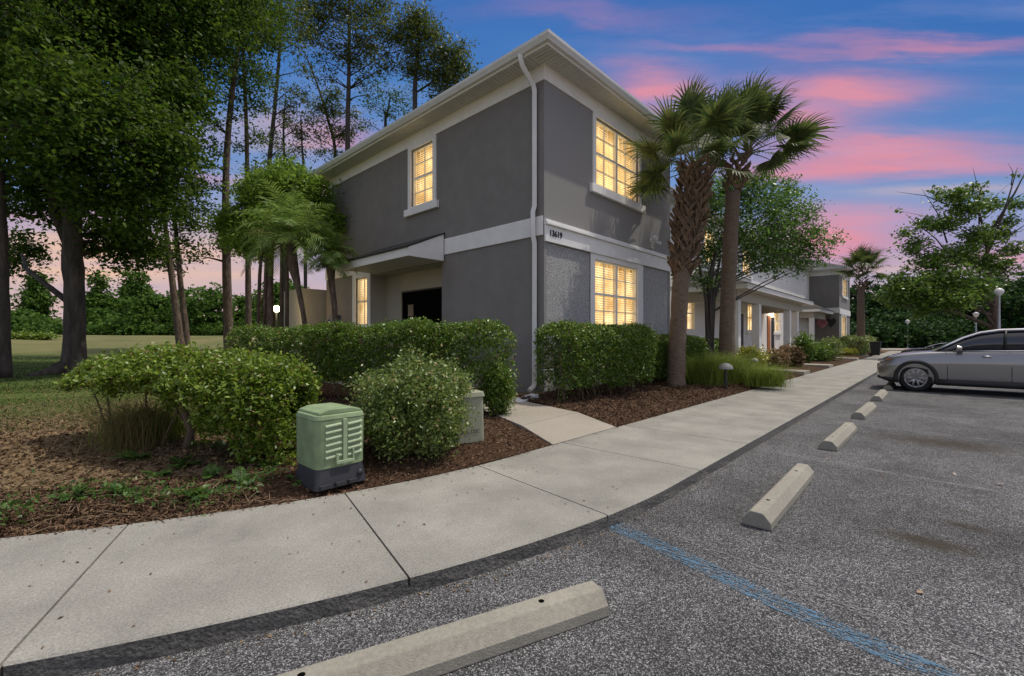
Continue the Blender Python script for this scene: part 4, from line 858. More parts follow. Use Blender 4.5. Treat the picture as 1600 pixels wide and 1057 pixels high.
    return e
make_suv((17.24, 1.26, 0), 'metallic grey crossover parked with its nose to the sidewalk', M['paint'], 'cars parked along the sidewalk').scale = (1, 1, 1.06)
make_suv((43.0, 1.9, 0), 'black car half hidden beyond the grey crossover', M['blackpaint'], 'cars parked along the sidewalk').scale = (1, 1, .72)

# ------------------------------------------------------------------ vegetation builders
def blob_points(blobs, nspray, per, sig, shell=.5):
    """spray centres through each ellipsoid, leaves gathered round each spray: clumps and gaps"""
    vol = np.array([b[1] * b[2] * b[3] for b in blobs]) ** .67; k = rng.choice(len(blobs), size=nspray, p=vol / vol.sum())
    B = np.array([[*b[0], b[1], b[2], b[3]] for b in blobs])[k]
    d = unit(rng.normal(size=(nspray, 3))); r = rng.uniform(0, 1, (nspray, 1)) ** shell
    S = B[:, :3] + d * r * B[:, 3:] * (1 + rng.normal(0, .12, (nspray, 1)))
    return S, k
def foliage(S, per, sig, Ls, Ws, up=.5, flat=.6):
    n = len(S); cnt = rng.poisson(per, n); idx = np.repeat(np.arange(n), cnt); sc = rng.uniform(.5, 1.5, (n, 1))[idx]
    off = rng.normal(size=(len(idx), 3)) * sig * sc; off[:, 2] *= flat
    return leafquads(S[idx] + off, Ls, Ws, up, .55, off)
def tree(name, label, cat, path, rads, blobs, nspray, per, sig, leaf, lm, bark, group=None, limbs=True, extra=(), up=.5, shell=.5, flat=.6, twig=.0, sides=12):
    path = [Vector(p) for p in path]; o = path[0]
    e = empty(name, o, label, cat, group)
    fine = []; fr = []                                # smooth the trunk path
    for i in range(len(path) - 1):
        p0, p1, p2, p3 = path[max(i - 1, 0)], path[i], path[i + 1], path[min(i + 2, len(path) - 1)]
        for k in range(5):
            t = k / 5; fine.append(.5 * ((2 * p1) + (p2 - p0) * t + (2 * p0 - 5 * p1 + 4 * p2 - p3) * t * t + (3 * p1 - p0 - 3 * p2 + p3) * t ** 3)); fr.append(rads[i] + (rads[i + 1] - rads[i]) * t)
    fine.append(path[-1]); fr.append(rads[-1])
    if rads[0] > .2: fr[0] *= 1.5; fr[1] *= 1.2; fr[2] *= 1.06; fine[0] = fine[0] - Vector((0, 0, .1))
    m = MB(o); m.tube(fine, fr, sides, True, .08)
    br = MB(o); blobs = [(tuple(b[0]), *b[1:]) for b in blobs]
    S, k = blob_points(blobs, nspray, per, sig, shell)
    if limbs:
        for b in blobs:
            c = Vector(b[0]); cand = [(i, (q - c).length + max(0, q.z - c.z + (c - q).length * .35) * 2.5) for i, q in enumerate(fine) if i > 2]
            i = min(cand, key=lambda t: t[1])[0]; q = fine[i]; r0 = min(fr[i] * .38, .11)
            md_ = (q + c) / 2 + Vector((random.uniform(-.3, .3), random.uniform(-.3, .3), random.uniform(-.1, .4))) * (c - q).length * .25
            md2 = (md_ + c) / 2 + Vector((random.uniform(-.2, .2), random.uniform(-.2, .2), random.uniform(-.1, .2))) * (c - q).length * .15
            br.tube([q, md_, md2, c], [r0, r0 * .65, r0 * .42, r0 * .2], 6)
    tn = int(len(S) * (twig or .12))
    for i in rng.choice(len(S), size=min(tn, len(S)), replace=False):
        c = Vector(blobs[k[i]][0]); s_ = Vector(S[i]); t = c.lerp(s_, .55) + Vector((random.uniform(-.1, .1), random.uniform(-.1, .1), random.uniform(0, .15))) * (s_ - c).length
        r_ = max(.006, min(.035, (s_ - c).length * .016)); br.tube([c, t, s_], [r_, r_ * .6, r_ * .3], 4, False)
    m.build('trunk', bark, e)
    if br.v: br.build('branches', bark, e, recalc=False)
    V = foliage(S, per, sig, leaf[0], leaf[1], up, flat)
    ob = quads('crown', V, lm, e, o)
    for x in extra: x(e, o)
    for ch in e.children:                              # children are stored relative to the thing's base
        pass
    return e
def B(px, py, d, r, ry=None, dd=0): p = P(px, py, d); return (p, r, r, ry or r)

# big shade tree, left
T = P(115, 583, 15.55); T.z = .2
tb = [B(x, y, 15.5 + dd, r) for x, y, dd, r in ((60, 60, 0, 2.4), (170, 50, 1, 2.3), (260, 90, 1.5, 1.8), (40, 170, -1.5, 2.0), (130, 190, -2, 2.1), (230, 200, 0, 1.7), (285, 150, 1, 1.2), (60, 290, 0, 1.6), (180, 300, -1, 1.5), (250, 300, 1, 1.2),
      (110, -60, 0, 2.8), (230, -30, 1, 2.3), (0, 90, 1, 2.4), (310, 30, 2, 1.7), (30, 395, 3, .9), (170, 375, 1, 1.1), (225, 385, 2, .9), (270, 240, -.5, 1.1), (-60, 0, 0, 2.6), (340, -10, 3, 1.8))]
tree('shade_tree', 'huge dark shade tree with thick grey trunk on the left lawn', 'tree', [T, P(117, 480, 15.5), P(113, 380, 15.4), P(112, 250, 15.4), P(118, 120, 15.4), P(120, 10, 15.4)], [.31, .29, .275, .21, .14, .06], tb, 6400, 25, .25, (.15, .085), L['oak'], M['bark'], 'tall trees on the left lawn', twig=.06,
     extra=[lambda e, o: [MB(o).tube([P(115, 400, 15.4), P(85, 330, 15.2), P(78, 200, 15), P(60, 100, 15)], [.17, .14, .11, .05], 10, True, .06).build('limb', M['bark'], e),
                          MB(o).tube([P(118, 340, 15.4), P(150, 270, 15.8), P(190, 170, 16), P(250, 90, 16)], [.16, .12, .08, .04], 10, True, .06).build('limb', M['bark'], e),
                          MB(o).tube([T + Vector((-.2, -.1, .25)), T + Vector((-.75, -.35, .05)), T + Vector((-1.4, -.5, -.1))], [.28, .14, .04], 8).build('root', M['bark'], e)]])
T = P(6, 592, 13.9); T.z = .2
tree('shade_tree', 'dark tree trunk cut by the left edge of the picture', 'tree', [T, P(2, 480, 13.9), P(-2, 340, 13.9), P(-8, 150, 13.9), P(-10, 0, 13.9)], [.20, .19, .18, .15, .1],
     [B(x, y, 13.9 + dd, r) for x, y, dd, r in ((-30, 60, 0, 2.0), (-60, 200, 1, 1.7), (30, 0, -1, 1.9), (20, 130, 1, 1.6), (-20, -80, 0, 2.4))], 800, 24, .26, (.12, .07), L['oak'], M['bark'], 'tall trees on the left lawn')
# slender trunks
def slim(label, pts, w0, blobs, n, lm='oak', bark='bark2', d=20, per=16, name='slender_tree', sig=.26, leaf=(.13, .07), **k):
    T = P(*pts[0], d); T.z = hgt(T.x, T.y) - .1; pp = [T] + [P(x, y, d) for x, y in pts[1:]]; r0 = w0 * d / F / 2 * math.cos(math.atan((pts[0][0] - 800) / F)) * .92
    return tree(name, label, 'tree', pp, [r0 * (1 - .75 * i / (len(pp) - 1)) for i in range(len(pp))], [B(x, y, d + dd, r) for x, y, dd, r in blobs], n, per, sig, leaf, L[lm], M[bark], 'tall trees on the left lawn', **k)
slim('left one of two slim trunks leaning together on the lawn', [(290, 575), (281, 530), (268, 430), (258, 350), (250, 280)], 19, [(235, 270, 0, .9), (262, 330, 0, .8), (210, 340, 0, .9), (240, 390, 1, .6)], 260, d=19)
slim('right one of two slim trunks leaning together, nearer the mottled trunk', [(296, 575), (292, 530), (281, 430), (274, 350), (268, 270), (265, 230)], 14, [(280, 250, 0, .8), (290, 330, 0, .6), (270, 410, 1, .5), (300, 290, 0, .5), (285, 380, 0, .4), (300, 350, 0, .4)], 320, d=20)
slim('mottled straight trunk rising beside the lush tree', [(359, 570), (356, 500), (353, 350), (354, 250), (362, 150), (376, 40), (382, -60)], 19,
     [(380, 20, 0, 1.7), (330, 60, 0, 1.4), (420, 60, 1, 1.0), (350, 130, 0, 1.0), (390, 110, 0, .8), (335, 200, 0, .6), (325, 330, 0, .55), (345, 385, 0, .6), (380, -60, 0, 2), (320, 255, 0, .5), (340, 290, 0, .4), (370, 180, 0, .5), (315, 180, 0, .5), (335, 230, 0, .4), (330, 360, .5, .6), (310, 400, 0, .4)], 820, d=21)
slim('straight brown trunk just left of the glowing lamp', [(388, 570), (388, 500), (387, 350), (385, 200), (380, 80), (378, -40)], 13, [(395, 60, 0, 1.2), (370, 100, 0, 1.2), (400, 160, 0, .7), (410, -10, 0, 1.6), (405, 215, 0, .5), (365, 40, 0, 1.3), (410, 130, 0, .7), (375, 150, 0, .6), (400, 260, 0, .5), (375, 230, 0, .4), (420, 30, 0, 1.0)], 620, d=23)
slim('tall thin tree rising behind the lush tree, right of the mottled trunk', [(418, 560), (418, 400), (420, 270), (430, 160), (438, 60), (440, -40)], 12, [(440, 20, 0, 1.3), (412, 60, 0, .9), (462, 70, 0, .8), (425, 130, 0, .6), (405, 170, 0, .5), (470, 110, 0, .5), (400, 215, 0, .5), (440, -50, 0, 1.6), (455, 140, 0, .5), (415, 240, 0, .4), (448, 190, 0, .5), (465, 30, 0, 1), (410, 110, 0, .6), (475, 160, 0, .4), (440, 230, 0, .4)], 620, 'pine', 'bark', 27, 13, twig=.3)
slim('thin bare pole tree with small leaf tufts in front of the sunset gap', [(445, 560), (445, 300), (443, 200), (447, 150)], 7, [(450, 165, 0, .7), (462, 205, 0, .55), (430, 215, 0, .5), (455, 255, 0, .5), (437, 250, 0, .5), (470, 150, 0, .5), (485, 190, 0, .4), (445, 185, 0, .5), (465, 235, 0, .5)], 240, 'pine', 'bark', 30, 12, twig=.3)
slim('short bare snag between the lush tree and the roof', [(478, 560), (476, 300), (472, 230), (470, 180)], 7, [(470, 215, 0, .5), (480, 275, 0, .5)], 40, 'pine', 'bark', 30, 10, twig=.4)
# pines over the roof
def pine(label, pts, w0, blobs, n, d, lm='pine', per=14, **k):
    T = P(*pts[0], d); T.z = hgt(T.x, T.y) - .1; pp = [T] + [P(x, y, d) for x, y in pts[1:]]; r0 = w0 * d / F / 2
    return tree('pine_tree', label, 'tree', pp, [r0 * (1 - .7 * i / (len(pp) - 1)) for i in range(len(pp))], [B(x, y, d + dd, r, r * .8) for x, y, dd, r in blobs], n, per, .36, (.21, .075), L[lm], M['bark'], 'pine trees rising behind the roof', twig=.35, **k)
pine('tallest pine behind the roof, spreading to the top edge', [(543, 560), (543, 240), (545, 120), (546, 20), (545, -40)], 9, [(500, 30, 0, 1.3), (530, 15, 1, 1.5), (570, 20, 0, 1.7), (600, 45, -1, 1.2), (515, 70, 0, .9), (580, 75, 1, 1.1), (605, 85, 0, .7), (490, 60, 1, .9), (555, 60, -1, 1.2), (475, 55, 0, .7), (620, 60, 0, .7), (560, 100, 0, .8), (540, 85, 0, .9), (500, 125, 0, .5), (610, 105, 0, .5), (575, 150, 0, .4),
      (500, 95, 0, .6), (520, 115, 0, .5), (590, 110, 0, .6), (570, 130, 0, .5), (545, -40, 0, 2), (600, 10, 0, 1.0), (480, 15, 0, 1.2), (510, 5, 0, 1)], 1150, 32)
pine('dense rounded pine closest to the roof peak', [(648, 560), (648, 180), (650, 110), (655, 60), (652, 15)], 9, [(655, 30, 0, 1.0), (640, 55, 0, 1.1), (675, 55, 0, 1.1), (650, 85, 0, 1.1), (690, 85, 0, 1.2), (708, 100, 0, 1.1), (700, 125, 0, 1.1), (675, 115, 0, 1.0), (640, 110, 0, .7), (725, 110, 0, .7), (718, 135, 0, .8), (690, 150, 0, .9), (640, 30, 0, .8), (722, 75, 0, .6)], 1000, 32)
pine('leaning scraggly pine between the snag and the tallest pine', [(530, 560), (525, 260), (513, 190), (495, 130), (475, 80)], 6, [(520, 150, 0, .7), (500, 165, 0, .7), (515, 200, 0, .6), (535, 215, 0, .6), (495, 215, 0, .5), (548, 180, 0, .5), (480, 110, 0, .5), (530, 245, 0, .5), (500, 240, 0, .5), (520, 175, 0, .6), (545, 205, 0, .5), (485, 180, 0, .4), (560, 200, 0, .4)], 330, 34)
pine('pale lacy small tree in front of the dense pine', [(603, 560), (602, 210), (605, 180), (610, 150)], 6, [(600, 145, 0, .9), (625, 155, 0, .9), (580, 165, 0, .8), (640, 180, 0, .8), (610, 180, 0, .9), (570, 195, 0, .6), (630, 205, 0, .7), (590, 135, 0, .5), (645, 140, 0, .5)], 200, 36, 'far', 9)

# lush multi-stem tree by the side wall
T = P(425, 560, 15.5); T.z = .2
tree('lush_tree', 'lush bright green multi-stemmed tree left of the side wall', 'tree', [T, P(422, 450, 15.5), P(425, 380, 15.5), P(435, 320, 15.5)], [.12, .11, .09, .05],
     [B(x, y, 15.5 + dd, r) for x, y, dd, r in ((440, 300, 0, .7), (400, 310, .5, .6), (475, 300, 0, .6), (500, 330, .6, .5), (380, 340, .5, .55), (420, 350, -.5, .7), (460, 350, -.5, .75), (490, 365, 0, .5), (430, 280, 0, .4), (465, 275, 0, .3), (370, 370, .5, .5), (395, 380, 0, .6), (350, 350, .6, .4), (520, 350, .6, .4), (450, 265, .5, .4), (410, 285, .8, .5), (495, 320, .6, .5), (495, 295, .4, .4), (385, 300, .8, .4))],
     1900, 19, .18, (.13, .05), L['lush2'], M['bark2'],
     extra=[lambda e, o: MB(o).tube([G(x, 15.3 + .2 * i, .15), P(x + (4 - i), 430, 15.4), P(x + (8 - 3 * i), 350, 15.4)], [.07, .06, .04], 8, True, .05).build('stem', M['bark2'], e) for i, x in [(0, 402), (1, 412), (2, 436), (3, 446)]] if False else
           [(lambda e, o, x=x, i=i: MB(o).tube([G(x, 15.3 + .2 * i, .15), P(x + (4 - i), 430, 15.4), P(x + (10 - 4 * i), 350, 15.4)], [.07, .06, .04], 8, True, .05).build('stem', M['bark2'], e)) for i, x in ((0, 402), (1, 412), (2, 438), (3, 448))])
# crape myrtle before the middle townhouses
T = G(1108, 15.6, .2)
tree('crape_myrtle', 'spreading crape myrtle in front of the porch, behind the palms', 'tree', [T, P(1107, 470, 15.8), P(1112, 420, 16), P(1130, 370, 16.4), P(1160, 330, 17)], [.09, .08, .07, .05, .03],
     [B(x, y, 17 + dd, r) for x, y, dd, r in ((1110, 330, -.5, .9), (1130, 300, 0, .8), (1170, 310, 0, 1.0), (1215, 320, .5, .9), (1245, 350, .5, .9), (1200, 365, 0, 1.1), (1150, 370, -.5, 1.0), (1230, 395, 1, .8), (1180, 400, 0, .8), (1110, 400, -.5, .6), (1265, 385, 1, .6), (1205, 415, .5, .5),
      (1265, 330, 1, .4), (1240, 300, 1, .4), (1190, 285, 0, .5), (1100, 440, -1, .4), (1250, 415, 1, .4), (1080, 430, -1, .3), (1085, 365, -1, .45), (1275, 360, 1, .4), (1285, 400, 1, .35), (1225, 290, 1, .5), (1150, 290, 0, .5), (1300, 375, 1, .3), (1130, 425, -.5, .4))], 1500, 17, .19, (.11, .055), L['myrtle'], M['bark'],
     extra=[(lambda e, o, q=q: MB(o).tube([T + Vector((q[0] * .1, 0, 0)), P(1108 + q[0] * 5, 470, 15.7), P(1108 + q[0] * 18, 400, 16.2), P(q[1], q[2], 16.8)], [.06, .055, .04, .02], 7, True, .05).build('stem', M['bark'], e)) for q in ((-1, 1090, 350), (1, 1180, 400), (1.6, 1230, 370), (.4, 1150, 320))])
# tree on the right with bare twigs
d_ = 30; T = G(1556, d_, .2)
tree('parking_lot_tree', 'sparse tall tree with bare top branches behind the grey car', 'tree', [T, P(1553, 480, d_), P(1545, 430, d_), P(1541, 380, d_), P(1530, 330, d_)], [.30, .26, .14, .09, .04],
     [B(x, y, d_ + dd, r, r * .7) for x, y, dd, r in ((1490, 310, 0, .9), (1510, 330, 0, 1.0), (1530, 370, 0, 1.1), (1500, 400, 0, 1.1), (1540, 320, 1, .8), (1560, 365, 1, .8), (1450, 350, 0, .7), (1430, 385, 0, .8), (1455, 410, 0, 1.2), (1480, 440, -1, 1.5), (1425, 450, -1, 1.3), (1400, 440, 0, .8), (1520, 450, -1, 1.2),
      (1450, 475, -1, 1.2), (1395, 470, 0, .7), (1415, 365, 0, .4), (1440, 305, 0, .3), (1465, 300, 0, .4), (1540, 410, 0, .9), (1575, 345, 1, .5), (1590, 320, 1, .5), (1490, 470, -2, 1.2), (1520, 300, 0, .7), (1480, 350, 0, .8), (1560, 420, 0, .9), (1580, 390, 0, .7), (1590, 275, 0, .35), (1405, 330, 0, .2))], 1300, 18, .27, (.20, .11), L['lush'], M['bark2'], twig=.3,
     extra=[(lambda e, o, q=q: MB(o).tube([P(q[0], q[1], d_), P((q[0] + q[2]) / 2 + 5, (q[1] + q[3]) / 2 - 4, d_), P(q[2], q[3], d_)], [q[4], q[4] * .6, q[4] * .15], 6).build('bare_branch', M['bark'], e)) for q in
            ((1541, 400, 1590, 262, .10), (1550, 360, 1612, 250, .09), (1570, 320, 1605, 300, .04), (1530, 350, 1520, 262, .05), (1480, 380, 1440, 295, .05), (1500, 420, 1415, 335, .06), (1480, 320, 1400, 300, .04), (1553, 490, 1480, 430, .06), (1580, 290, 1575, 255, .03), (1560, 380, 1620, 340, .05))])
# background woods as individual trees
def bgtree(label, px, d, top, wpx, lm='far', n=260, group='trees along the far edge of the lawn', base=None, cat='tree', lobes=7, low=.15):
    T = G(px, d, 0); T.z = hgt(T.x, T.y) - .2; zt = P(px, top, d).z; h_ = zt - T.z; r = wpx * d / F / 2
    bl = []
    for i in range(random.randint(lobes - 2, lobes + 4)):
        f = random.uniform(low + .1, .88); k = math.sin(math.pi * min(1, max(.12, f))) ** .6; a = random.uniform(0, 6.28)
        bl.append(((T.x + math.cos(a) * r * .65 * k, T.y + math.sin(a) * r * .65 * k, T.z + h_ * f), r * .5, r * .5, h_ * .16))
    bl.append(((T.x, T.y, T.z + h_ * .86), r * .4, r * .4, h_ * .14)); bl.append(((T.x, T.y, T.z + h_ * .5), r * .8, r * .8, h_ * .3))
    if low < .1: bl.append(((T.x, T.y, T.z + h_ * .22), r * .95, r * .95, h_ * .22))
    s_ = d / 60
    return tree('background_tree', label, cat, [T, T + Vector((0, 0, h_ * .4)), T + Vector((.1, 0, h_ * .85))], [.22 * s_, .16 * s_, .05], bl, n, 20, .42 * s_, (.42 * s_, .26 * s_), L[lm], M['bark'], group, limbs=False, twig=.03, sides=6, up=.4)
left_bg = [(22, 60, 485, 90, 'broad low tree at the far left edge of the fairway'), (70, 64, 500, 70, 'round low tree in the gap left of the big grey trunk'), (50, 70, 430, 40, 'taller thin tree in the gap left of the big grey trunk'), (152, 64, 482, 60, 'low bushy tree just right of the big grey trunk'), (150, 76, 425, 32, 'slim taller tree just right of the big grey trunk'), (205, 60, 500, 60, 'short wide tree at the edge of the fairway'),
           (184, 80, 465, 36, 'distant tree above the fairway edge'), (240, 60, 462, 75, 'full green tree left of the leaning trunks'), (285, 66, 452, 60, 'large tree directly behind the leaning trunks'), (322, 60, 448, 75, 'full tree between the leaning trunks and the mottled trunk'), (375, 66, 460, 60, 'tree behind the mottled and brown trunks'), (430, 60, 440, 80, 'dark tree behind the glowing lamp'), (200, 95, 418, 22, 'distant thin tree standing above the others'), (470, 50, 440, 80, 'dark tree at the back corner of the house'), (222, 95, 422, 24, 'second distant thin tree above the fairway edge')]
for px, d, top, wpx, lab in left_bg: bgtree(lab, px, d, top, wpx, n=300, low=.02)
right_bg = [(1345, 75, 440, 110, 'dark tree behind the small palm'), (1385, 70, 455, 110, 'dark tree right of the small palm'), (1430, 78, 445, 120, 'dark evergreen behind the first lamp post'), (1480, 72, 470, 120, 'dark tree above the blue bin'), (1520, 80, 440, 120, 'tall dark tree left of the globe lamp'), (1560, 66, 430, 110, 'dark tree around the globe lamp'), (1600, 60, 422, 120, 'dark tree cut by the right edge'), (1640, 66, 430, 120, 'dark tree just beyond the right edge'), (1310, 85, 470, 90, 'dark tree behind the far house'), (1455, 88, 430, 110, 'tall tree in the deepest part of the woods'), (1405, 62, 490, 90, 'low dark shrub like tree by the road'), (1500, 62, 500, 110, 'low dark tree by the road behind the car')]
for px, d, top, wpx, lab in right_bg: bgtree(lab, px, d, top, wpx, 'dk', 420, 'dark woods beyond the road', low=.02)
# strip of road beyond the lot
m = MB(); a, b, c, d2 = G(1380, 50, .16), G(1700, 46, .16), G(1700, 58, .16), G(1370, 62, .16); 
m.add([a, b, c, d2], [(0, 1, 2, 3)])
for v in m.v: v.z = .14
tag(m.build('far_road', M['walkc'], recalc=False), kind='structure')
# undergrowth strips
def mass(name, label, cat, pts, r, h_, n, lm, leaf, sig, kind=None, group=None, per=18):
    o = pts[0]; bl = []
    for p in pts: bl.append(((p.x, p.y, p.z + h_ * .5), r, r, h_ * .5))
    S, k = blob_points(bl, n, per, sig, .45); ob = quads(name, foliage(S, per, sig, leaf[0], leaf[1], .4), L[lm], None, tuple(o)); return tag(ob, label, cat, group, kind)
def gp(px, d, dz=0): p = G(px, d); p.z = hgt(p.x, p.y) + dz; return p
mass('undergrowth', 'low scrub along the far edge of the fairway', 'undergrowth', [gp(x, 58) for x in range(-40, 470, 18)], 1.6, 1.3, 700, 'far', (.4, .25), .5, 'stuff')
mass('undergrowth', 'dark undergrowth beneath the woods on the right', 'undergrowth', [gp(x, 60) for x in range(1310, 1700, 18)], 2.4, 3.4, 1700, 'dk', (.45, .28), .5, 'stuff')
mass('ground_cover', 'low green ground cover patch beyond the edge trunk', 'ground cover', [gp(x, 36) for x in range(20, 75, 9)], .5, .5, 160, 'hedgeb', (.2, .1), .15, 'stuff')

# ------------------------------------------------------------------ hedges and bushes
def hedge(name, label, segs, n, leaf, lm, cat='hedge', stems=(), group=None, jit=.04, per=9, sig=.035, stemd=9):
    """segs: boxes (p0, p1, half width, z0, z1) following the hedge line; sprays on the clipped surface, fewer inside"""
    o = Vector((*segs[0][0], .15)); S = []; tot = sum((Vector(s[1]) - Vector(s[0])).length * (s[2] + s[4] - s[3]) for s in segs)
    for p0, p1, hw, z0, z1 in segs:
        p0, p1 = Vector(p0), Vector(p1); L_ = (p1 - p0).length; k = int(n * L_ * (hw + z1 - z0) / tot); t = (p1 - p0).normalized(); nn = Vector((-t.y, t.x))
        for _ in range(k):
            f = random.random(); u = random.uniform(-hw * .4, L_ + hw * .4); v = random.uniform(-1, 1); wz = random.random()
            if f < .35: z = z1 + random.gauss(0, jit * .6); v *= hw
            elif f < .85: z = z0 + (z1 - z0) * (wz ** .8); v = (1 if v > 0 else -1) * (hw + random.gauss(0, jit)) * (1 - .25 * (1 - wz) ** 2)
            else: z = z0 + (z1 - z0) * wz; v *= hw
            over = max(0, -u, u - L_) / (hw * .4 + 1e-6); v *= (1 - .35 * over * over); z -= .10 * over * over * (z1 - z0)
            z += .05 * math.sin(u * 3.1 + v * 2) + .03 * math.sin(u * 7.3) - .16 * min(1, abs(v) / hw) ** 4 * (z - z0) / (z1 - z0)
            q = p0 + t * u + nn * v; S.append((q.x, q.y, z))
    S = np.array(S); e = empty(name, o, label, cat, group); quads('foliage', foliage(S, per, sig, leaf[0], leaf[1], .5, .8), L[lm], e, o)
    m = MB(o)
    for p0, p1, hw, z0, z1 in segs:
        p0, p1 = Vector(p0), Vector(p1); L_ = (p1 - p0).length
        for _ in range(int(L_ * stemd)):
            q = p0.lerp(p1, random.random()); a = Vector((q.x + random.uniform(-.2, .2), q.y + random.uniform(-.2, .2), hgt(q.x, q.y))); b_ = Vector((q.x + random.uniform(-hw, hw) * .8, q.y + random.uniform(-hw, hw) * .8, z0 + (z1 - z0) * random.uniform(.4, .9)))
            m.tube([a, a.lerp(b_, .5) + Vector((random.uniform(-.08, .08), random.uniform(-.08, .08), 0)), b_], [.014, .010, .005], 4, False)
    for st_ in stems: m.tube([Vector(p) for p in st_[0]], st_[1], 8, True, .06)
    m.build('stems', M['twig'], e, recalc=False); return e
hedge('hedge', 'long clipped green hedge along the walkway beside the side wall', [((5.22, 5.2), (4.80, 6.4), .36, .62, 1.63), ((4.75, 6.4), (4.1, 8.4), .42, .60, 1.66), ((4.1, 8.4), (3.1, 10.6), .42, .55, 1.62)], 9000, (.042, .024), 'hedge', group='clipped hedges')
hedge('hedge', 'clipped hedge hiding the foot of the corner under the lit window', [((7.0, 5.42), (10.0, 5.30), .46, .42, 1.66)], 6000, (.042, .025), 'hedge', group='clipped hedges')
hedge('hedge', 'darker hedge running behind the nearest palm', [((10.5, 5.75), (14.6, 5.75), .42, .3, 1.46)], 4500, (.05, .03), 'hedge', group='clipped hedges')
hedge('hedge', 'darker hedge running on behind the second palm to the porch', [((15.2, 6.6), (19.5, 6.9), .42, .3, 1.36)], 2500, (.07, .04), 'hedge', group='clipped hedges')
hedge('hedge', 'far clipped hedge between the end house and the trash bin', [((46, 5.0), (41.2, 4.5), .8, .2, 1.45), ((46, 5.0), (56, 5.2), .8, .2, 1.5)], 1800, (.12, .07), 'bush', group='clipped hedges', sig=.08)
# front hedge: flat topped, one visible little trunk
tk = G(292, 5.25, .13)
hedge('hedge', 'flat topped straggly hedge with a visible little trunk at lower left', [((.50, 7.85), (.92, 7.0), .24, .86, 1.10), ((.88, 7.05), (1.32, 6.1), .40, .84, 1.22), ((1.32, 6.1), (1.52, 5.6), .42, .76, 1.18), ((1.52, 5.6), (1.74, 5.05), .40, .46, 1.14), ((1.66, 5.2), (1.84, 4.95), .34, .14, 1.02)], 8600, (.042, .023), 'hedgeb', group='clipped hedges', jit=.06, stemd=3,
      stems=[([tk, tk + Vector((.035, -.03, .25)), tk + Vector((-.03, .03, .50)), tk + Vector((0, 0, .78))], [.058, .042, .038, .042])] +
            [([tk + Vector((0, 0, .6)), tk + Vector((dx * .5, dy * .5, .74)), tk + Vector((dx, dy, dz_))], [.035, .025, .01]) for dx, dy, dz_ in ((.3, -.5, .85), (-.3, .5, .95), (-.2, .9, 1.0), (.4, -.8, .8), (.1, .3, 1.0), (.35, -.2, 1.0))] +
            [([tk + Vector((0, 0, .36)), tk + Vector((.2, -.25, .38)), tk + Vector((.35, -.5, .55))], [.018, .014, .006])])
def bush(name, label, c, rx, ry, rz, n, leaf, lm, cat='bush', group=None, per=11, sig=.05, shoots=0, stems=10, shell=.38):
    o = Vector(c); o.z -= rz * .95
    e = empty(name, o, label, cat, group); S = []
    for _ in range(n):
        d = Vector((random.gauss(0, 1), random.gauss(0, 1), random.gauss(0, 1))).normalized(); r = random.random() ** shell
        b_ = 1 + .20 * math.sin(d.x * 5 + 1) * math.sin(d.y * 6) + .10 * math.sin(d.z * 7 + d.x * 4)
        S.append((c[0] + d.x * rx * r * b_, c[1] + d.y * ry * r * b_, max(c[2] + d.z * rz * r * b_, o.z + .04)))
    S = np.array(S); quads('foliage', foliage(S, per, sig, leaf[0], leaf[1], .4, .9), L[lm], e, o)
    m = MB(o)
    for _ in range(stems + shoots):
        a = Vector((o.x + random.uniform(-.12, .12), o.y + random.uniform(-.12, .12), o.z)); s_ = Vector(S[random.randrange(len(S))])
        m.tube([a, a.lerp(s_, .5) + Vector((0, 0, .05)), s_ + (s_ - Vector(c)) * .08], [.009, .006, .003], 4, False)
    if m.v: m.build('stems', M['twig'], e, recalc=False)
    return e
bush('bush', 'rounded loose light green bush between the two utility boxes', (2.88, 4.28, .66), .62, .60, .54, 2700, (.040, .020), 'bush', shoots=30, stems=25)
bush('bush', 'small yellow tipped shoot bush beside the tan utility box', (3.50, 4.42, .80), .27, .27, .24, 520, (.040, .02), 'bush', shoots=10)
bush('bush', 'dark bush hanging at the right end of the long hedge', (5.2, 5.25, .62), .25, .25, .45, 900, (.04, .024), 'hedge', shoots=6)
for px, d, rx, rz, lm, lab in ((1172, 18.6, .75, .45, 'yellow', 'yellow variegated shrub before the first porch column'), (1226, 21.2, .45, .45, 'brown', 'dried brown shrub left of the round column'), (1256, 23, .55, .75, 'lush', 'upright green shrub in front of the second porch'), (1275, 25, .8, .5, 'lush', 'low green shrub below the second porch column'),
                              (1295, 26, .75, .65, 'bush', 'rounded yellow green shrub near the far house'), (1322, 33, .8, .25, 'yellow', 'low yellow plant by the far sidewalk bed'), (1213, 19.5, .5, .35, 'brown', 'small dry plant at the foot of the first column'), (1240, 20.2, .4, .4, 'litter', 'greyish dead shrub beside the entry path'), (1334, 40, 1.0, .55, 'bush', 'small shrub left of the far palm trunk')):
    c = G(px, d, .2 + rz * .9); bush('shrub', lab, tuple(c), rx, rx * .8, rz, 420, (.11, .05), lm, 'shrub', 'shrubs in front of the porches', sig=.08)
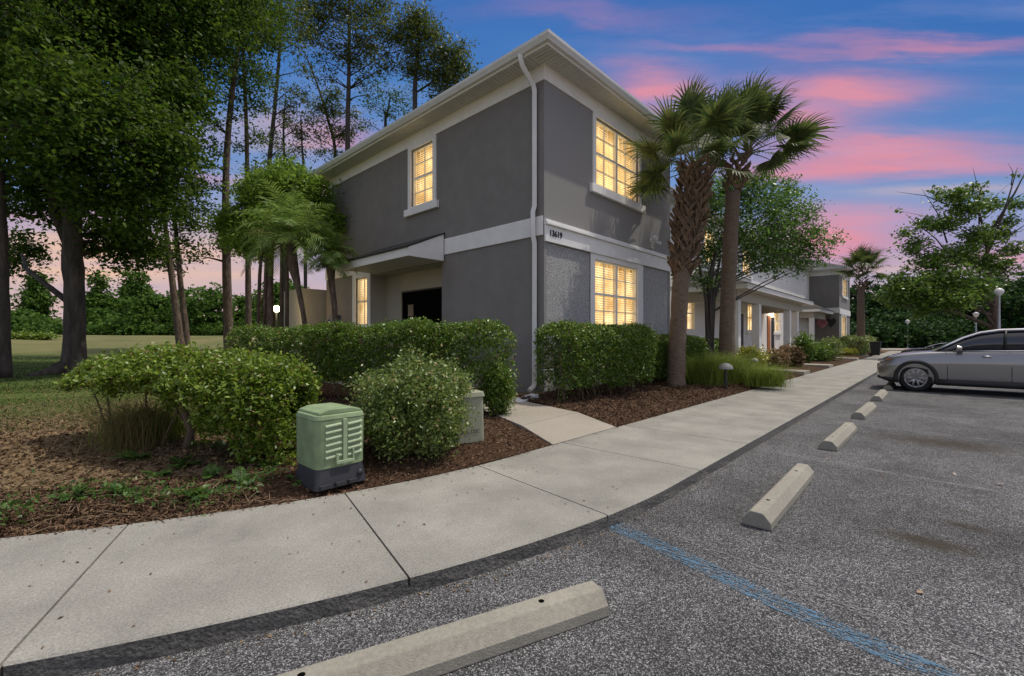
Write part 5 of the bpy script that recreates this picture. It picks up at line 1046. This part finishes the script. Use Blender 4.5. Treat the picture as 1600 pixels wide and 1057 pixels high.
# ornamental grasses
def grassclump(name, label, c, r, h_, n, lm, w_=.012, lean=.75, group='ornamental grass clumps', cat='ornamental grass'):
    e = tag(blades(name, [(c[0] + random.gauss(0, r), c[1] + random.gauss(0, r), c[2]) for _ in range(n)], h_, w_, L[lm], lean, origin=tuple(c)), label, cat, group); return e
for px, d, r, h_, n, lab in ((1196, 12.0, .18, .62, 1500, 'bright green grass clump touching the sidewalk edge'), (1098, 12.6, .25, .95, 1700, 'tall grass clump right of the nearest palm trunk'), (1128, 13.2, .25, 1.0, 1700, 'tall grass clump at the foot of the second palm'), (1158, 13.4, .22, .72, 1300, 'grass clump between the second palm and the path light'), (1180, 14.2, .25, .5, 900, 'low yellowing grass beyond the bright clump')):
    grassclump('ornamental_grass', lab, tuple(G(px, d, .17)), r * 1.15, h_ * 1.12, int(n * .8), 'grass', .009, .9)
grassclump('ornamental_grass', 'tall half dry grass tuft under the left hedge', tuple(G(212, 5.3, .15)), .17, .66, 800, 'dry', .006, .6)
grassclump('ornamental_grass', 'green grass tuft behind the little hedge trunk', tuple(G(245, 5.7, .15)), .24, .62, 1100, 'grass', .006, .6)
grassclump('ornamental_grass', 'yellowish grass filling under the hedge beside its trunk', tuple(G(335, 6.3, .15)), .25, .42, 500, 'dry', .006, .5)
# weeds and ferns along the bed edge at the left
def fern(label, c, n, L_, lm='fern'):
    V = []
    for i in range(n):
        a = random.uniform(0, 6.28); el_ = random.uniform(.5, 1.2); p = Vector(c); d = Vector((math.cos(a) * math.cos(el_), math.sin(a) * math.cos(el_), math.sin(el_))); k = 11; ln = L_ * random.uniform(.6, 1.1)
        for j in range(k):
            p2 = p + d * (ln / k); d = (d + Vector((0, 0, -.11))).normalized(); s_ = d.cross(Vector((0, 0, 1))).normalized(); w_ = .085 * L_ / .3 * math.sin(math.pi * (j + 1.3) / (k + 1.5)) + .006
            for sg in (-1, 1):
                t = s_ * sg * w_ + d * w_ * .5; V.append([p, p + t * .5 - d * w_ * .18, p + t, p + t * .45 + d * w_ * .25])
            V.append([p - s_ * .0015, p + s_ * .0015, p2 + s_ * .0015, p2 - s_ * .0015]); p = p2
    return tag(quads('weed', np.array([[tuple(q) for q in f] for f in V]), L[lm], None, tuple(c)), label, 'weed', 'weeds along the bed edge')
spots = [(285, 728, 'fern like weed in front of the hedge trunk'), (330, 745, 'leafy weed below the hedge, left of the dense end'), (375, 752, 'leafy weed below the dense end of the hedge'), (245, 745, 'weed in the dark soil beside the litter'), (425, 735, 'weed just left of the green cabinet'), (190, 768, 'small weed near the sidewalk among twigs'), (120, 775, 'weed at the left side of the bed edge'), (462, 752, 'small pale weed at the foot of the cabinet base'), (210, 720, 'weed at the edge of the bare lawn'), (350, 700, 'weed growing under the hedge foliage'), (300, 775, 'weed nearest the sidewalk edge in the middle')]
for px, py, lab in spots:
    d = (H - .15) * F / (py - 528.5); fern(lab, tuple(G(px, d, .14)), 9, .16 if py > 740 else .22, 'fern' if px > 40 else 'yellow')
dk_poly = [(-.9, 5.35), (-.17, 4.62), (.45, 4.27), (1.2, 3.98), (1.55, 3.9), (1.5, 4.7), (.9, 5.2), (-.2, 5.7)]
mass('ground_cover', 'dark tangled weeds between the hedge and the sidewalk', 'ground cover', [Vector((x, inn(x) + .45 + .25 * math.sin(x * 5), .13)) for x in [-.5 + .14 * i for i in range(15)]], .24, .16, 150, 'fern', (.042, .016), .06, 'stuff', per=9)
scm = MB((0, 4.5, .15))
for _ in range(170):
    x = random.uniform(-1.2, 1.6); y = inn(x) + abs(random.gauss(0, .5)) + .03; a = random.uniform(0, 6.28); l_ = random.uniform(.08, .3)
    p = Vector((x, y, hgt(x, y) + .02)); q = p + Vector((math.cos(a) * l_, math.sin(a) * l_, random.uniform(-.005, .05))); scm.tube([p, p.lerp(q, .5) + Vector((0, 0, .02)), q], [.004, .0035, .002], 4, False)
tag(scm.build('fallen_twigs', mat('dry_twigs', (.19, .13, .08), .9, .4, 10), recalc=False), 'dry fallen twigs and pine straw along the bed edge', 'twigs', kind='stuff')
tag(scatter(dk_poly, 12000, .045, .25, L['mulch'], 'leaf_litter', lambda x, y: hgt(x, y) + .015, .8), 'pine straw and leaves spilling to the sidewalk edge', 'leaf litter', kind='stuff')

# ------------------------------------------------------------------ palms
def fan_leaf(V, ST_, c, az_, el_, pet, rad, wind, nb=34):
    d = Vector((math.cos(az_) * math.cos(el_), math.sin(az_) * math.cos(el_), math.sin(el_))); pts = [Vector(c)]; p = Vector(c)
    for j in range(6): p = p + d * (pet / 6); d = (d + Vector((0, 0, -.05)) + wind * .03).normalized(); pts.append(p.copy())
    ST_.tube(pts, [.026, .022, .018, .015, .013, .012, .010], 5, False)
    s_ = d.cross(Vector((0, 0, 1))); s_ = s_.normalized() if s_.length > .05 else Vector((1, 0, 0)); n_ = s_.cross(d).normalized()
    tw = random.uniform(-.7, .7); s_, n_ = s_ * math.cos(tw) + n_ * math.sin(tw), n_ * math.cos(tw) - s_ * math.sin(tw)
    for i in range(nb):
        f = (i / (nb - 1) - .5) * 2; a = f * R(128); base = p + d * (rad * .16 * (1 - abs(f)))
        dr = (d * math.cos(a) + s_ * math.sin(a) + n_ * (.18 - .30 * abs(f)) ).normalized(); ln = rad * (1 - .22 * abs(f)) * random.uniform(.88, 1.06); q = base.copy(); w_ = rad * .037
        sd_ = dr.cross(n_).normalized(); k = 4; droop = random.uniform(.12, .36)
        for j in range(k):
            q2 = q + dr * (ln / k); w1 = w_ * (.55, 1.0, .8, .45)[j]; w2 = w_ * (1.0, .8, .45, .05)[j]
            V.append((q - sd_ * w1, q + sd_ * w1, q2 + sd_ * w2, q2 - sd_ * w2)); q = q2; dr = (dr + Vector((0, 0, -droop * (j + .3) * .8)) + wind * .10 * (j + 1)).normalized()
def sabal(label, path, rads, crown, nleaf, pet, rad, wind, boots=None, group='sabal palms in the planting bed', nb=30, elr=100):
    o = Vector(path[0]); e = empty('palm_tree', o, label, 'palm tree', group); path = [Vector(p) for p in path]
    fine = []; fr = []
    for i in range(len(path) - 1):
        for k in range(8): t = k / 8; fine.append(path[i].lerp(path[i + 1], t)); fr.append((rads[i] * (1 - t) + rads[i + 1] * t) * (1 + .03 * math.sin(k * 2.6)))
    fine.append(path[-1]); fr.append(rads[-1]); fr[0] *= 1.2
    m = MB(o); m.tube(fine, fr, 18, True, .035); m.build('trunk', M['barkp'], e)
    if boots:
        p0, p1, ra, rb, n = boots; m = MB(o); ax = (Vector(p1) - Vector(p0)); up_ = ax.normalized()
        for i in range(n):
            t = i / n; c = Vector(p0) + ax * t; r_ = ra + (rb - ra) * t; a = i * 2.399 + random.uniform(-.45, .45); c = c + up_ * random.uniform(-.06, .06); od = Vector((math.cos(a), math.sin(a), 0)); od = (od - up_ * od.dot(up_)).normalized(); tg = up_.cross(od)
            lean_ = (1 if i % 2 else -1) * random.uniform(.6, 1.0); ud = (up_ * 1.0 + tg * lean_).normalized(); w0_ = .045 * random.uniform(.6, 1.5); ln = random.uniform(.24, .40); sd_ = od.cross(ud)
            b0 = c + od * (r_ * .72) - ud * .06; tip = c + od * (r_ + random.uniform(.02, .13)) + ud * ln; th = .022
            m.add([b0 - sd_ * w0_, b0 + sd_ * w0_, tip + sd_ * w0_ * .45, tip - sd_ * w0_ * .45, b0 - sd_ * w0_ + od * th * 2, b0 + sd_ * w0_ + od * th * 2, tip + sd_ * w0_ * .4 + od * th, tip - sd_ * w0_ * .4 + od * th],
                  [(0, 3, 2, 1), (4, 5, 6, 7), (0, 1, 5, 4), (1, 2, 6, 5), (2, 3, 7, 6), (3, 0, 4, 7)])
        m.build('leaf_boots', M['boot'], e, recalc=False)
    V = []; ST_ = MB(o)
    for i in range(nleaf):
        t = i / (nleaf - 1); el_ = R(86 - elr * t ** 1.1 + random.uniform(-8, 8)); az_ = i * 2.399 + random.uniform(-.2, .2)
        fan_leaf(V, ST_, Vector(crown) + Vector((random.uniform(-.1, .1), random.uniform(-.1, .1), -.25 * t)), az_, el_, pet * random.uniform(.8, 1.1), rad * random.uniform(.85, 1.1), wind, nb)
    quads('fronds', np.array([[tuple(q) for q in f] for f in V]), L['palm'], e, tuple(o)); ST_.build('frond_stalks', mat('stalks', (.12, .15, .05), .6), e, recalc=False)
    return e
RIGHT = Vector((ST, -CT, 0))
pb = P(1056, 603, 11.8); pb.z = .17
sabal('nearest sabal palm with shaggy criss-cross leaf boots on its upper trunk', [pb, P(1058, 540, 11.8), P(1063, 450, 11.8), P(1070, 380, 11.8), P(1084, 290, 11.8)], [.24, .215, .21, .22, .24], P(1089, 252, 11.8), 23, 1.12, .90, RIGHT * .28 + Vector((0, 0, .18)), elr=92,
      boots=(P(1065, 428, 11.8), P(1088, 262, 11.8), .27, .37, 300))
pb = P(1136, 592, 13.9); pb.z = .18
sabal('smooth trunked sabal palm, taller and wind swept, second from the corner', [pb, P(1136, 520, 13.9), P(1139, 420, 13.9), P(1145, 300, 13.9)], [.25, .22, .215, .21], P(1168, 228, 13.9), 30, 1.15, 1.0, RIGHT * .75 + Vector((0, 0, .30)), elr=92, boots=(P(1145, 300, 13.9), P(1155, 240, 13.9), .26, .3, 45), nb=36)
pb = G(1345, 35.9, .2)
sabal('small distant sabal palm before the far end of the row', [pb, P(1345, 500, 35.9), P(1345, 450, 35.9)], [.30, .26, .24], P(1347, 420, 35.9), 26, 1.1, 1.15, RIGHT * .3, boots=(P(1345, 455, 35.9), P(1347, 418, 35.9), .3, .42, 60), nb=24)
def feather(label, path, rads, nfr, ln, group='feather palms beside the side wall', shag=True):
    o = Vector(path[0]); e = empty('palm_tree', o, label, 'palm tree', group); m = MB(o)
    pts = [Vector(p) for p in path]; m.tube(pts, rads, 12, True, .08); m.build('trunk', M['bark2'], e); c = pts[-1]; V = []; ST_ = MB(o)
    for i in range(nfr):
        t = i / (nfr - 1); el_ = R(82 - 85 * t + random.uniform(-8, 8)); a = i * 2.399 + random.uniform(-.3, .3); d = Vector((math.cos(a) * math.cos(el_), math.sin(a) * math.cos(el_), math.sin(el_))); p = c.copy(); k = 26; l_ = ln * random.uniform(.8, 1.1); rp = [p.copy()]
        for j in range(k):
            p2 = p + d * (l_ / k); d = (d + Vector((0, 0, -.055 - .03 * j / k))).normalized(); s_ = d.cross(Vector((0, 0, 1))); s_ = s_.normalized() if s_.length > .01 else Vector((1, 0, 0)); n_ = s_.cross(d)
            ll = ln * .30 * math.sin(math.pi * (j + 1.5) / (k + 2)) + .03
            if j > 1:
                for sg in (-1, 1):
                    dr = (s_ * sg + d * .75 + n_ * random.uniform(.0, .45) + Vector((0, 0, -.2))).normalized(); w_ = d * .016; md_ = p + dr * ll * .5; tp = p + dr * ll + Vector((0, 0, -ll * .18)); V.append((p - w_, p + w_, md_ + w_, md_ - w_)); V.append((md_ - w_, md_ + w_, tp + w_ * .1, tp - w_ * .1))
            p = p2
            if j % 5 == 4: rp.append(p.copy())
        ST_.tube(rp, [.014, .011, .008, .006, .004, .003][:len(rp)], 4, False)
    quads('fronds', np.array([[tuple(q) for q in f] for f in V]), L['palmf'], e, tuple(o)); ST_.build('frond_stalks', M['twig'], e, recalc=False)
pb = G(487, 13.2, .2)
feather('leaning feather palm with long thin stem left of the meter cabinets', [pb, P(474, 490, 13.2), P(466, 450, 13.2), P(458, 415, 13.2), P(455, 375, 13.2)], [.07, .065, .08, .15, .12], 40, 1.75)
pb = G(526, 13.6, .2)
feather('upright feather palm in front of the side wall, right of the leaning one', [pb, P(523, 480, 13.6), P(518, 440, 13.6), P(517, 415, 13.6), P(517, 400, 13.6)], [.08, .08, .10, .14, .10], 30, 1.05)

# ------------------------------------------------------------------ lamps
def lamppost(p, h_, label, kind, group=None):
    e = empty('lamp_post', p, label, 'lamp post', group); m = MB(p); x, y, z = p
    m.lathe(p, [(.14, 0), (.14, .12), (.07, .2), (.055, h_)], 12); m.build('pole', M['metal'], e)
    m = MB(p)
    if kind == 'globe': m.lathe((x, y, z + h_ + .28), [(.001, -.32), (.12, -.2), (.2, -.09), (.23, 0), (.2, .1), (.12, .19), (.001, .23)], 20)
    else: m.lathe((x, y, z + h_), [(.06, 0), (.2, .12), (.24, .35), (.30, .4), (.05, .55), (.001, .56)], 14)
    m.build('lamp_head', M['lampglobe'], e); return e
lamppost(tuple(gp(1418, 58)), 3.2, 'distant lamp post under the trees left of the blue bin', 'head', 'lamp posts by the road')
lamppost(tuple(gp(1525, 48)), 3.6, 'grey lamp post rising just behind the car windshield', 'head', 'lamp posts by the road')
lamppost(tuple(gp(1561, 27)), 4.05, 'lamp post with a white round globe at the right', 'globe', 'lamp posts by the road')
p = gp(432, 16.2); e = empty('garden_lamp', p, 'glowing garden lamp shining between the stems beside the house', 'lamp'); zt = P(432, 483, 16.2).z - p.z
m = MB(p); m.lathe(p, [(.05, 0), (.035, zt - .12)], 10); m.build('post', M['basegrey'], e)
m = MB(p); m.lathe((p.x, p.y, p.z + zt), [(.001, -.12), (.06, -.104), (.104, -.06), (.12, 0), (.104, .06), (.06, .104), (.001, .12)], 20); m.build('bulb', M['glow'], e)
pl = bpy.data.lights.new('garden_light', 'POINT'); pl.energy = 40; pl.color = (1, .70, .36); pl.shadow_soft_size = .14; po = bpy.data.objects.new('garden_light', pl); COL.objects.link(po); po.location = (p.x, p.y, p.z + zt + .0); po.location = po.location - Vector((0, 0, 0)); po.location.x -= .0
po.location = Vector((p.x, p.y, p.z + zt)) + (Vector((0, 0, H)) - Vector((p.x, p.y, 0))).normalized() * .22
